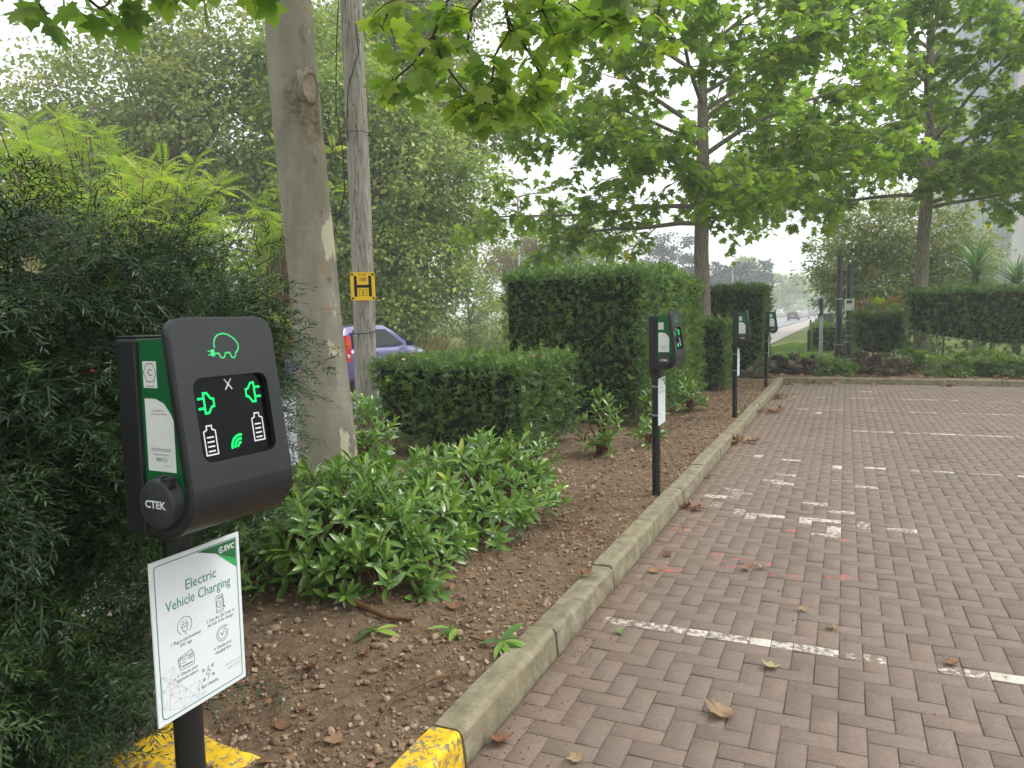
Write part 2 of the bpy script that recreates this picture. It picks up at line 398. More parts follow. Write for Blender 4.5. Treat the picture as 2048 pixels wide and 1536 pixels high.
    # soil
    t = NT('bed_soil'); co = t.pos(); n1 = t.noise(co, 26, 6, 0.72); n2 = t.noise(co, 2.0, 4); n3 = t.noise(co, 110, 4, 0.7)
    c = t.ramp(n1, [(0.3, lin(68, 56, 44)), (0.52, lin(109, 92, 72)), (0.75, lin(144, 125, 101))])
    c = t.mix(t.ramp(n2, [(0.42, (0, 0, 0)), (0.65, (0.6, 0.6, 0.6))]), c, lin(124, 105, 86))
    c = t.mix(t.ramp(n3, [(0.3, (0.6, 0.6, 0.6)), (0.5, (0, 0, 0))]), c, lin(60, 45, 33))
    h = t.math('ADD', n1, t.math('MULTIPLY', n3, 0.5))
    M['soil'] = t.done(t.principled(c, 0.95, 0.15, normal=t.bump(h, 0.9, 0.012)))
    t = NT('pebble'); a = t.attr('tint')
    c = t.ramp(a, [(0.0, lin(92, 70, 52)), (0.4, lin(128, 102, 78)), (0.7, lin(150, 126, 102)), (0.9, lin(168, 150, 128)), (1.0, lin(196, 182, 160))])
    c = t.mix(0.35, c, t.ramp(t.noise(t.pos(), 90, 3), [(0.3, lin(90, 72, 56)), (0.7, lin(180, 160, 138))]))
    M['pebble'] = t.done(t.principled(c, 0.85, 0.25))
    # tarmac
    t = NT('asphalt'); co = t.pos(); g = t.noise(co, 160, 3, 0.75); b = t.noise(co, 0.7, 3)
    c = t.ramp(g, [(0.3, lin(104, 106, 112)), (0.5, lin(136, 138, 145)), (0.75, lin(172, 174, 180))])
    c = t.mix(0.3, c, t.ramp(b, [(0.3, lin(118, 118, 124)), (0.7, lin(156, 156, 160))]))
    M['asphalt'] = t.done(t.principled(c, 0.8, 0.3, normal=t.bump(g, 0.4, 0.004)))
    t = NT('footway'); co = t.pos(); g = t.noise(co, 60, 4, 0.7)
    c = t.ramp(g, [(0.3, lin(150, 142, 136)), (0.7, lin(178, 170, 164))])
    M['footway'] = t.done(t.principled(c, 0.85, 0.25, normal=t.bump(g, 0.3, 0.004)))
    t = NT('verge_ground'); co = t.pos(); g = t.noise(co, 30, 5, 0.7); b = t.noise(co, 0.25, 3)
    c = t.ramp(g, [(0.3, (0.06, 0.10, 0.02, 1)), (0.6, (0.12, 0.17, 0.035, 1)), (0.8, (0.18, 0.2, 0.06, 1))])
    c = t.mix(t.ramp(b, [(0.45, (0, 0, 0)), (0.65, (0.7, 0.7, 0.7))]), c, (0.22, 0.19, 0.085, 1))
    M['ground'] = t.done(t.principled(c, 0.95, 0.1, normal=t.bump(g, 0.8, 0.03)))
    M['road_paint'] = plain('road_paint', lin(226, 226, 222), 0.6, 0.3, var=0.1, nscale=40)

    # charger
    t = NT('charcoal_plastic'); co = t.coord(); f = t.noise(co, 900, 2, 0.6)
    sm = t.noise(co, 9, 3)
    c = t.ramp(sm, [(0.3, (0.009, 0.010, 0.012, 1)), (0.7, (0.014, 0.0155, 0.018, 1))])
    M['charcoal'] = t.done(t.principled(c, t.ramp(sm, [(0.3, (0.40, 0.40, 0.40)), (0.7, (0.50, 0.50, 0.50))]), 0.5, normal=t.bump(f, 0.06, 0.001)))
    M['black_metal'] = plain('black_powder_coat', (0.010, 0.011, 0.012, 1), 0.42, 0.45, bump=0.05, var=0.15)
    M['green_panel'] = plain('green_side_panel', (0.003, 0.105, 0.028, 1), 0.36, 0.4, var=0.06, nscale=6)
    M['display'] = plain('display_glass', (0.004, 0.005, 0.006, 1), 0.12, 0.12, var=0.1, nscale=4)
    M['socket'] = plain('socket_cover_plastic', (0.030, 0.032, 0.036, 1), 0.5, 0.4, bump=0.05, var=0.12)
    M['white_print'] = plain('white_print', lin(214, 216, 216), 0.5, 0.3, var=0.03)
    M['sticker'] = plain('white_sticker', lin(212, 216, 212), 0.35, 0.4, var=0.02)
    M['sign_white'] = plain('white_sign_face', lin(218, 224, 228), 0.4, 0.4, var=0.015, nscale=5)
    M['ink_grey'] = plain('grey_ink', lin(84, 88, 92), 0.6, 0.2, var=0.02)
    M['ink_pale'] = plain('pale_ink', lin(152, 160, 164), 0.6, 0.2, var=0.02)
    M['ink_teal'] = plain('teal_ink', lin(62, 136, 104), 0.5, 0.3, var=0.02)
    M['ink_dark_green'] = plain('dark_green_ink', lin(44, 104, 68), 0.5, 0.3, var=0.02)
    M['ink_mid_green'] = plain('mid_green_ink', lin(54, 160, 84), 0.5, 0.3, var=0.02)
    M['ink_black'] = plain('black_ink', (0.012, 0.012, 0.012, 1), 0.5, 0.3, var=0.05)
    M['logo_green'] = plain('mint_green_print', lin(60, 205, 120), 0.5, 0.3, var=0.03)
    t = NT('lit_green_led'); e = t.n('Emission', {'Color': (0.012, 0.95, 0.16, 1), 'Strength': 1.15}); M['led'] = t.done(e)
    M['steel'] = plain('steel_band', lin(168, 170, 172), 0.3, 0.5, 0.9, var=0.05)
    M['galvanised'] = plain('galvanised_post', lin(186, 188, 190), 0.5, 0.4, 0.3, var=0.06)
    M['post_black'] = plain('gloss_black_post', (0.014, 0.018, 0.019, 1), 0.3, 0.5, var=0.2)
    M['sign_yellow'] = plain('hydrant_yellow', lin(236, 190, 36), 0.45, 0.4, var=0.04, nscale=8)
    M['cable'] = plain('black_cable', (0.02, 0.02, 0.02, 1), 0.6, 0.3)
    # building
    M['bld_wall'] = plain('pale_cladding', lin(206, 204, 203), 0.75, 0.25, bump=0.1, var=0.03, nscale=1.5)
    t = NT('window_glass'); M['bld_glass'] = t.done(t.principled((0.46, 0.50, 0.55, 1), 0.15, 0.5))
    M['bld_frame'] = plain('grey_window_frame', lin(196, 200, 205), 0.5, 0.4, 0.2)
    # cars
    t = NT('car_glass'); M['car_glass'] = t.done(t.principled((0.035, 0.045, 0.045, 1), 0.05, 0.6))
    M['tyre'] = plain('tyre_rubber', (0.014, 0.014, 0.014, 1), 0.8, 0.2)
    M['rim'] = plain('wheel_rim', lin(160, 162, 166), 0.35, 0.5, 0.8)
    M['car_plastic'] = plain('car_black_trim', (0.018, 0.018, 0.02, 1), 0.6, 0.3)
    t = NT('tail_lamp'); M['tail'] = t.done(t.principled((0.42, 0.015, 0.015, 1), 0.15, 0.5, Emission_Color=(1.0, 0.05, 0.03, 1), Emission_Strength=0.03))
    M['tail_orange'] = plain('orange_lens', (0.75, 0.20, 0.03, 1), 0.2, 0.5)
    M['lens_white'] = plain('clear_lens', lin(225, 225, 225), 0.2, 0.5)
    def paint(nm, c):
        t = NT(nm); M[nm] = t.done(t.principled(c, 0.28, 0.5, 0.25, Coat_Weight=0.7, Coat_Roughness=0.05))
    paint('car_purple', (0.17, 0.15, 0.34, 1)); paint('car_silver', (0.5, 0.51, 0.53, 1)); paint('car_grey', (0.16, 0.17, 0.19, 1))
    paint('car_white', (0.75, 0.75, 0.75, 1)); paint('car_blue', (0.08, 0.10, 0.28, 1)); paint('car_black', (0.03, 0.03, 0.035, 1))
    M['cabinet'] = plain('dark_green_cabinet', (0.02, 0.05, 0.04, 1), 0.5, 0.4)
    M['stone_white'] = plain('pale_bollard', lin(196, 194, 182), 0.8, 0.2, var=0.1)
    M['teal_sign'] = plain('teal_road_sign', lin(40, 150, 130), 0.5, 0.3)
materials()

# ================================================================== SETTING
def sheet(name, x0, x1, y0, y1, z, mat, label=None):
    o = MB().add([(x0, y0, z), (x1, y0, z), (x1, y1, z), (x0, y1, z)], [(0, 1, 2, 3)]).build(name, mat)
    return tag(o, label, kind='structure')

sheet('ground', -900, 900, -900, 900, -0.34, M['ground'])
road = sheet('road', -12.6, -5.5, -40, 430, -0.30, M['asphalt'])
for k in range(26):
    y = 8.6 + (k - 1) * 6.0
    MB().add([(-8.96, y, -0.296), (-8.84, y, -0.296), (-8.84, y + 4, -0.296), (-8.96, y + 4, -0.296)], [(0, 1, 2, 3)]).build('lane_marking', M['road_paint'], road)
sheet('footpath', -5.36, -3.3, -30, 430, -0.27, M['footway'])
rk = MB().box((-5.5, -40, -0.33), (-5.36, 430, -0.2)).build('road_kerb', M['kerb_concrete']); tag(rk, kind='structure')
rk = MB().box((-12.74, -40, -0.33), (-12.6, 430, -0.2)).build('road_kerb', M['kerb_concrete']); tag(rk, kind='structure')

def grid_sheet(name, xs, ys, zf, mat):
    X, Y = np.meshgrid(xs, ys); Z = zf(X, Y); V = np.stack([X, Y, Z], -1).reshape(-1, 3); nx, ny = len(xs), len(ys)
    i = (np.arange(ny - 1)[:, None] * nx + np.arange(nx - 1)[None]).ravel()
    T = np.concatenate([np.stack([i, i + 1, i + nx], 1), np.stack([i + 1, i + nx + 1, i + nx], 1)])
    return tag(link(bpy.data.objects.new(name, np_mesh(name, V, T, mat, smooth=True))), kind='structure')
def verge_z(X, Y):
    p = np.stack([X, Y, X * 0], -1).reshape(-1, 3)
    a = 0.04 - 0.24 * np.clip((Y - 21) / 40, 0, 1) + vnoise(p, 13, 0.9).reshape(X.shape) * 0.02
    k = np.clip((X + 3.28) / 1.2, 0, 1); return -0.30 * (1 - k) + a * k
grid_sheet('grass_verge', np.concatenate([np.arange(-3.28, 2, 0.2), np.arange(2, 40, 2.0)]), np.arange(20.9, 90, 0.6), verge_z, M['ground'])
grid_sheet('grass_verge', np.arange(-60, -12.7, 0.9), np.arange(-40, 300, 2.5), lambda X, Y: -0.22 + 0.05 * np.clip(-X - 13, 0, 12) * 0.4 + 0.04 * np.sin(X * 1.3) * np.sin(Y * .7), M['ground'])

# ---- soil bed
def bed_z(x, y):
    p = np.stack([x, y, np.zeros_like(x)], -1).reshape(-1, 3)
    n = vnoise(p, 3, 2.2).reshape(x.shape) * 0.020 + vnoise(p, 4, 9.0).reshape(x.shape) * 0.011 + vnoise(p, 5, 26.0).reshape(x.shape) * 0.007
    z = 0.088 + n
    mound = np.exp(-(((x + 2.1) / 0.55) ** 2 + ((y - 3.0) / 0.7) ** 2)) * 0.07
    z = z + mound
    k = np.clip((x + 1.36) / 0.19, 0, 1)                       # runs in just under the kerb's top
    z = z * (1 - k) + (0.082 + n * 0.25) * k
    return z

def bed():
    xs = np.concatenate([np.arange(-1.16, -2.7, -0.02), np.arange(-2.7, -4.66, -0.07)])
    ys = np.concatenate([np.arange(0.9, 5, 0.02), np.arange(5, 15.25, 0.07), [15.24]])
    X, Y = np.meshgrid(xs, ys); Z = bed_z(X, Y)
    fine = vnoise(np.stack([X, Y, X * 0], -1).reshape(-1, 3), 9, 75).reshape(X.shape) * 0.0055
    Z = Z + fine
    lowpart = (Y < 3.6) & (X < -2.95)
    Z = np.where(lowpart, -0.33, Z)
    Z = np.where(X < -4.58, -0.33, Z)
    V = np.stack([X, Y, Z], -1).reshape(-1, 3); nx, ny = len(xs), len(ys)
    i = (np.arange(ny - 1)[:, None] * nx + np.arange(nx - 1)[None]).ravel()
    T = np.concatenate([np.stack([i, i + nx, i + 1], 1), np.stack([i + 1, i + nx, i + nx + 1], 1)])
    me = np_mesh('planting_bed', V, T, M['soil'], smooth=True)
    tag(link(bpy.data.objects.new('planting_bed', me)), kind='structure')
    xs = np.arange(-4.6, 9, 0.11); ys = np.arange(15.36, 21.2, 0.11)
    X, Y = np.meshgrid(xs, ys); Z = bed_z(X * 0 - 1.8, Y) * 0 + 0.085 + vnoise(np.stack([X, Y, X * 0], -1).reshape(-1, 3), 6, 2.5).reshape(X.shape) * 0.02
    Z = np.where((Y > 21.0) | (X < -4.5), -0.33, Z)
    V = np.stack([X, Y, Z], -1).reshape(-1, 3); nx, ny = len(xs), len(ys)
    i = (np.arange(ny - 1)[:, None] * nx + np.arange(nx - 1)[None]).ravel()
    T = np.concatenate([np.stack([i, i + 1, i + nx], 1), np.stack([i + 1, i + nx + 1, i + nx], 1)])
    me = np_mesh('planting_bed', V, T, M['soil'], smooth=True)
    tag(link(bpy.data.objects.new('planting_bed', me)), kind='structure')
bed()

# ---- kerbs
def kerb_stone(parent, mat, a, b, along='y', pos=0.0, name='kerb_stone', label=None):
    prof = [(-0.125, -0.05), (-0.125, 0.097), (-0.117, 0.104), (-0.036, 0.105), (-0.020, 0.1005), (-0.011, 0.088), (-0.004, 0.02), (0.0, -0.05)]
    n = 10; vs = []; fs = []; k = len(prof)
    dx, dz, sd = random.uniform(-.006, .006), random.uniform(-.005, .005), random.random() * 90
    for i in range(n + 1):
        t = a + (b - a) * i / n
        e = 0.004 if i in (0, n) else 0.0
        for j, (u, z) in enumerate(prof):
            w = 0.0022 * math.sin(t * 13 + j * 1.7 + sd) + 0.0016 * math.sin(t * 41 + j * 2.9 + sd)
            uu = u + dx + w - (e if j > 3 else 0); zz = z + dz + w * 0.8 - (e if z > 0.05 else 0)
            vs.append((pos + uu, t, zz) if along == 'y' else (t, pos - uu, zz))
    for i in range(n):
        for j in range(k - 1):
            q = (i * k + j, i * k + j + 1, (i + 1) * k + j + 1, (i + 1) * k + j)
            fs.append(q if along == 'y' else tuple(reversed(q)))
    m = MB().add(vs, fs, False); m.sm = [(q % (k - 1)) in (1, 3, 4) for q in range(len(fs))]; m.add(vs[:k], [tuple(range(k))]); m.add(vs[-k:], [tuple(reversed(range(k)))])
    o = m.build(name, mat, parent)
    if label: o['label'] = label
    return o
kerb = empty('kerb', (0, 0, 0)); tag(kerb, kind='structure')
ys = [0.25, 1.16, 1.99, 2.82, 3.645]
while ys[-1] < 14.6: ys.append(ys[-1] + 0.915)
ys[-1] = 15.235
for i in range(len(ys) - 1):
    yel = ys[i + 1] < 2.1
    kerb_stone(kerb, M['kerb_yellow'] if yel else M['kerb_concrete'], ys[i] + 0.0055, ys[i + 1] - 0.0055, 'y', -1.04,
               label='kerb stone under worn yellow paint' if yel else None)
k2 = empty('kerb', (0, 0, 0)); tag(k2, kind='structure')
x = -1.162
while x < 5.5:
    kerb_stone(k2, M['kerb_concrete'], x + 0.004, x + 0.911, 'x', 15.24); x += 0.915
# yellow-painted end stone showing through the soil
m = MB(); n = 14
for i in range(n + 1):
    for j in range(6):
        u = -1.98 + 0.44 * i / n; v = 1.40 + 0.30 * j / 5 + 0.03 * math.sin(u * 9) + 0.05 * (u + 2.02)
        z = 0.112 + 0.005 * math.sin(u * 21 + j) + 0.003 * math.sin(u * 47 + j * 3) - (0.05 if i in (0, n) or j in (0, 5) else 0)
        m.v.append((u, v, z))
m.f = [(i * 6 + j, (i + 1) * 6 + j, (i + 1) * 6 + j + 1, i * 6 + j + 1) for i in range(n) for j in range(5)]; m.sm = [True] * len(m.f)
o = m.build('kerb_stone', M['kerb_yellow'], kerb); o['label'] = 'half-buried end stone with flaking yellow paint'

# ---- brick paving, 90 degree herringbone
WHITE = [(-.79, 7.49), (-.44, 7.31), (-.02, 7.14), (-.5, 6.47), (-.4, 6.66), (-.4, 6.38), (-.03, 6.62), (.15, 6.42), (-.79, 6.01), (-.7, 5.88), (-.73, 5.79), (-.9, 5.71),
         (-.83, 5.51), (-.65, 5.35), (-.53, 5.28), (-.41, 5.34), (-.23, 5.75), (-.13, 5.74), (-.04, 5.59), (-.18, 5.23), (-.04, 5.28), (-.05, 5.1), (.14, 5.24), (.33, 5.23), (-.11, 4.93), (-.25, 10.9), (.3, 13.9), (1.1, 13.3)]
REDS = [(-.98, 4.8), (-.87, 4.82), (-.28, 4.97), (-.04, 4.82), (-.89, 3.98), (-.62, 4.26), (-.55, 4.15), (-.28, 4.09), (-.38, 4.31), (0.0, 4.22)]
def paving():
    root = sheet('brick_paving', -1.04, 5.0, -1.5, 15.235, -0.0045, M['joint'])
    X0, Y0 = -1.035, -1.5; u = 0.0866; g = 0.0017; c = 0.0020
    bricks = []
    for j in range(0, 195):
        for i in range(-1, 71):
            d = (i + j) % 4
            if d == 0: bricks.append([X0 + i * u, Y0 + j * u, 2 * u, u])
            elif d == 2: bricks.append([X0 + i * u, Y0 + j * u, u, 2 * u])
    out = []
    for x, y, w, h in bricks:
        x1, y1 = min(x + w, 5.0), min(y + h, 15.23); x = max(x, X0)
        if x1 - x < 0.03 or y1 - y < 0.03: continue
        out.append((x + g, y + g, x1 - g, y1 - g))
    B = np.array(out); N = len(B)
    cx, cy = (B[:, 0] + B[:, 2]) / 2, (B[:, 1] + B[:, 3]) / 2
    tint = RNG.random(N); paint = np.zeros(N); red = np.zeros(N)
    line = np.clip(RNG.normal(0.80, 0.11, N), 0, 1.05) * (RNG.random(N) > 0.04)
    line[(cy > 7.1) & (cy < 7.4) & (RNG.random(N) < 0.35)] = 0
    line[(cy > 11)] *= RNG.random((cy > 11).sum()) > 0.35
    for wx, wy in WHITE:
        k = np.argmin((cx - wx) ** 2 + (cy - wy) ** 2); paint[k] = random.uniform(0.70, 0.92)
    for wx, wy in REDS:
        q = (cx - wx) ** 2 + (cy - wy) ** 2; red[np.argsort(q)[:1]] = 1.0
    dz = RNG.normal(0, 0.0011, N); tx = RNG.normal(0, 0.006, N); ty = RNG.normal(0, 0.006, N)
    def corner(ix, iy, ins, z):
        px = np.where(ix == 0, B[:, 0] + ins, B[:, 2] - ins); py = np.where(iy == 0, B[:, 1] + ins, B[:, 3] - ins)
        return np.stack([px, py, z + dz + (px - cx) * tx + (py - cy) * ty], 1)
    ring = [(0, 0), (1, 0), (1, 1), (0, 1)]
    V = np.stack([corner(a, b, 0.0, -0.03) for a, b in ring] + [corner(a, b, 0.0, -c) for a, b in ring] + [corner(a, b, c, 0.0) for a, b in ring], 1)   # N,12,3
    F = []
    for a in range(4):
        b = (a + 1) % 4
        F += [(a, b, 4 + b), (a, 4 + b, 4 + a), (4 + a, 4 + b, 8 + b), (4 + a, 8 + b, 8 + a)]
    F += [(8, 9, 10), (8, 10, 11)]; F = np.array(F)
    # the bricks that show largest: in the frame and nearest
    ang = np.degrees(np.arctan2(cx, cy)); dist = np.hypot(cx, cy)
    vis = (ang > -36) & (ang < 10.2) & (cy > 1.55)
    order = np.argsort(np.where(vis, dist, 1e9))[:295]
    sel = np.zeros(N, bool); sel[order] = True
    for k in order:
        me = np_mesh('brick', V[k] - np.array([cx[k], cy[k], 0]), F, M['paver'], {'tint': np.full(12, tint[k]), 'paint': np.full(12, paint[k]), 'red': np.full(12, red[k]), 'line': np.full(12, line[k])})
        o = link(bpy.data.objects.new('brick', me), root); o.location = (cx[k], cy[k], 0)
    R = np.where(~sel)[0]
    T = (F[None] + (np.arange(len(R)) * 12)[:, None, None]).reshape(-1, 3)
    rp = lambda a: np.repeat(a[R], 12)
    me = np_mesh('brick_field', V[R].reshape(-1, 3), T, M['paver'], {'tint': rp(tint), 'paint': rp(paint), 'red': rp(red), 'line': rp(line)})
    tag(link(bpy.data.objects.new('brick_field', me), root), kind='stuff')
paving()

# ---- pebbles, crumbs and litter on the bed
def ico(sub=0):
    bm = bmesh.new(); bmesh.ops.create_icosphere(bm, subdivisions=sub + 1, radius=1); bm.verts.index_update()
    V = np.array([v.co[:] for v in bm.verts]); T = np.array([[v.index for v in f.verts] for f in bm.faces]); bm.free(); return V, T
OCT = (np.array([(1, 0, 0), (-1, 0, 0), (0, 1, 0), (0, -1, 0), (0, 0, 1), (0, 0, -1)], float), np.array([(0, 2, 4), (2, 1, 4), (1, 3, 4), (3, 0, 4), (2, 0, 5), (1, 2, 5), (3, 1, 5), (0, 3, 5)]))
def rand_rot(n):
    return frames(RNG.normal(size=(n, 3)), RNG.normal(size=(n, 3)))
def gravel():
    def pts(n, far):
        y = 1.3 + (RNG.random(n) ** (1.6 if not far else 1.0)) * (5.5 if not far else 14)
        x = -1.17 - RNG.random(n) ** 1.2 * (1.7 if not far else 2.6)
        return x, y
    parts = []
    for tm, n, lo, hi, far in ((OCT, 12000, 0.0025, 0.0075, False), (OCT, 6000, 0.005, 0.012, True), (ico(), 2200, 0.006, 0.014, False), (ico(), 1300, 0.010, 0.018, True)):
        x, y = pts(n, far); s = lo + (hi - lo) * RNG.random(n) ** 2.2
        keep = vnoise(np.stack([x, y, x * 0], 1), 21, 3.5) + RNG.random(n) * 1.2 > 0.25
        keep &= (x > -2.9) | (y > 3.7)
        x, y, s = x[keep], y[keep], s[keep]; n = len(x)
        p = np.stack([x, y, bed_z(x, y) + s * 0.25], 1)
        sc = s[:, None] * (0.6 + 0.8 * RNG.random((n, 3)))
        parts.append(scatter(tm, p, rand_rot(n), sc, RNG.random(n) ** 1.15))
    tag(foliage('gravel', parts, M['pebble']), 'loose grit and small pebbles scattered over the brown soil bed', 'gravel', kind='stuff')
    # bark chips and dry bits trodden into the soil
    n = 4200; y = 1.5 + RNG.random(n) ** 1.2 * 13.4; x = -1.18 - RNG.random(n) ** 1.3 * 1.5; d = RNG.normal(size=(n, 3)) * np.array([1, 1, .2])
    tag(foliage('mulch_chips', [scatter((np.array([(0, 0, 0), (.34, .45, .05), (0, 1, -.05), (-.34, .45, .05)], float), np.array([(0, 1, 2), (0, 2, 3)])), np.stack([x, y, bed_z(x, y) + .006], 1), frames(d, np.array([0, 0, 1.0]) + RNG.normal(0, .5, (n, 3))), .012 + .026 * RNG.random(n) ** 2, RNG.random(n) ** 1.2)], M['pebble']), 'pale bark chips and dry bits trodden into the soil bed', 'mulch', kind='stuff')
    # washed-off crumbs along the foot of the kerb
    n = 1600; y = 1.7 + RNG.random(n) ** 1.4 * 12; x = -1.03 + np.abs(RNG.normal(0, 0.09, n)); s = 0.0015 + 0.0035 * RNG.random(n) ** 2
    parts = [scatter(OCT, np.stack([x, y, s * 0.4], 1), rand_rot(n), s, RNG.random(n) * 0.45)]
    n = 260; y = 1.7 + RNG.random(n) * 9; x = -1.0 + RNG.random(n) * 2.6; s = 0.002 + 0.004 * RNG.random(n) ** 2
    parts.append(scatter(OCT, np.stack([x, y, s * 0.4], 1), rand_rot(n), s, RNG.random(n) * 0.5))
    tag(foliage('soil_crumbs', parts, M['pebble']), 'crumbs of soil and grit washed along the foot of the kerb', 'soil', kind='stuff')
gravel()
SPOTS = [(-1.63, 2.37, .032), (-1.56, 2.23, .03), (-1.41, 2.62, .034), (-1.47, 2.55, .03), (-1.5, 2.5, .026), (-2.27, 2.58, .034), (-1.35, 2.05, .018), (-1.42, 2.15, .02), (-1.77, 3.04, .03),
         (-1.74, 3.35, .026), (-1.5, 3.1, .022), (-1.62, 3.5, .02), (-1.9, 2.45, .022), (-2.1, 2.35, .026), (-1.33, 2.32, .017), (-1.27, 2.16, .02), (-1.7, 2.1, .02), (-1.45, 1.85, .018), (-1.3, 3.3, .02), (-1.36, 3.8, .022)]
for i, (x, y, s) in enumerate(SPOTS):
    V, T = ico(1); V = V * (1 + 0.30 * vnoise(V, 40 + i, 2.6)[:, None]) * np.array([1.0, random.uniform(.55, .9), random.uniform(.4, .65)]) * s * random.uniform(.6, 1.05)
    me = np_mesh('stone', V, T, M['pebble'], {'tint': np.full(len(V), random.uniform(.2, .85))}, smooth=False)
    o = link(bpy.data.objects.new('stone', me)); o.location = (x, y, float(bed_z(np.array([x]), np.array([y]))[0]) + s * 0.25); o.rotation_euler = (0.2, 0.1, random.random() * 6)
    tag(o, 'rounded stone larger than the grit around it on the soil bed', 'stone', 'larger stones lying on the soil bed')

# ================================================================== CHARGING STATIONS
def text_geo(body, size, align='CENTER', bold=0.0):
    cu = bpy.data.curves.new('t', 'FONT'); cu.body = body; cu.size = size; cu.align_x = align; cu.resolution_u = 2; cu.offset = bold
    ob = bpy.data.objects.new('t', cu); COL.objects.link(ob)
    dg = bpy.context.evaluated_depsgraph_get(); ev = ob.evaluated_get(dg); me = ev.to_mesh()
    v = [(p.co.x, p.co.y) for p in me.vertices]; f = [tuple(p.vertices) for p in me.polygons]
    ev.to_mesh_clear(); bpy.data.objects.remove(ob); bpy.data.curves.remove(cu)
    return v, f

class Face:
    """a flat face in space: origin O, right U, up V, outward N; draws prints lying on it"""
    def __init__(s, O, U, V):
        s.O = Vector(O); s.U = Vector(U).normalized(); s.V = Vector(V).normalized(); s.N = s.U.cross(s.V)
    def p(s, u, v, h=0.0): return s.O + s.U * u + s.V * v + s.N * h
    def text(s, m, body, u, v, size, h=0.0006, align='CENTER', bold=0.0, sx=1.0):
        vs, fs = text_geo(body, size, align, bold)
        m.add([s.p(u + a * sx, v + b, h) for a, b in vs], fs)
    def poly(s, m, pts, h=0.0006):
        tr = tessellate_polygon([[Vector((a, b, 0)) for a, b in pts]])
        P = [s.p(a, b, h) for a, b in pts]; fs = []
        for t in tr:
            n = (P[t[1]] - P[t[0]]).cross(P[t[2]] - P[t[0]])
            fs.append(tuple(t) if n.dot(s.N) > 0 else tuple(reversed(t)))
        m.add(P, fs)
    def line(s, m, pts, w, h=0.0007, closed=False, lift=0.0):
        P = [Vector((a, b)) for a, b in pts]; n = len(P)
        L = []; R = []
        for i in range(n):
            if closed: a, b = P[i - 1], P[(i + 1) % n]
            else: a, b = P[max(i - 1, 0)], P[min(i + 1, n - 1)]
            d1 = (P[i] - a); d2 = (b - P[i])
            d1 = d1.normalized() if d1.length > 1e-9 else d2.normalized(); d2 = d2.normalized() if d2.length > 1e-9 else d1
            t = (d1 + d2); t = t.normalized() if t.length > 1e-6 else d1
            nn = Vector((-t.y, t.x)); sc = min(1.0 / max(nn.dot(Vector((-d1.y, d1.x))), 0.4), 2.2)
            L.append(P[i] + nn * w / 2 * sc); R.append(P[i] - nn * w / 2 * sc)
        vs = [s.p(a.x, a.y, h) for a in L] + [s.p(a.x, a.y, h) for a in R]
        rng = range(n) if closed else range(n - 1)
        m.add(vs, [(n + i, n + (i + 1) % n, (i + 1) % n, i) for i in rng])
    def arc(s, cu, cv, r, a0, a1, n=14): return [(cu + r * math.cos(a0 + (a1 - a0) * i / n), cv + r * math.sin(a0 + (a1 - a0) * i / n)) for i in range(n + 1)]

def rrect(x0, y0, x1, y1, r, n=6):
    pts = []
    for cx, cy, a in ((x1 - r, y1 - r, 0), (x0 + r, y1 - r, PI / 2), (x0 + r, y0 + r, PI), (x1 - r, y0 + r, 3 * PI / 2)):
        for i in range(n + 1): pts.append((cx + r * math.cos(a + PI / 2 * i / n), cy + r * math.sin(a + PI / 2 * i / n)))
    return pts

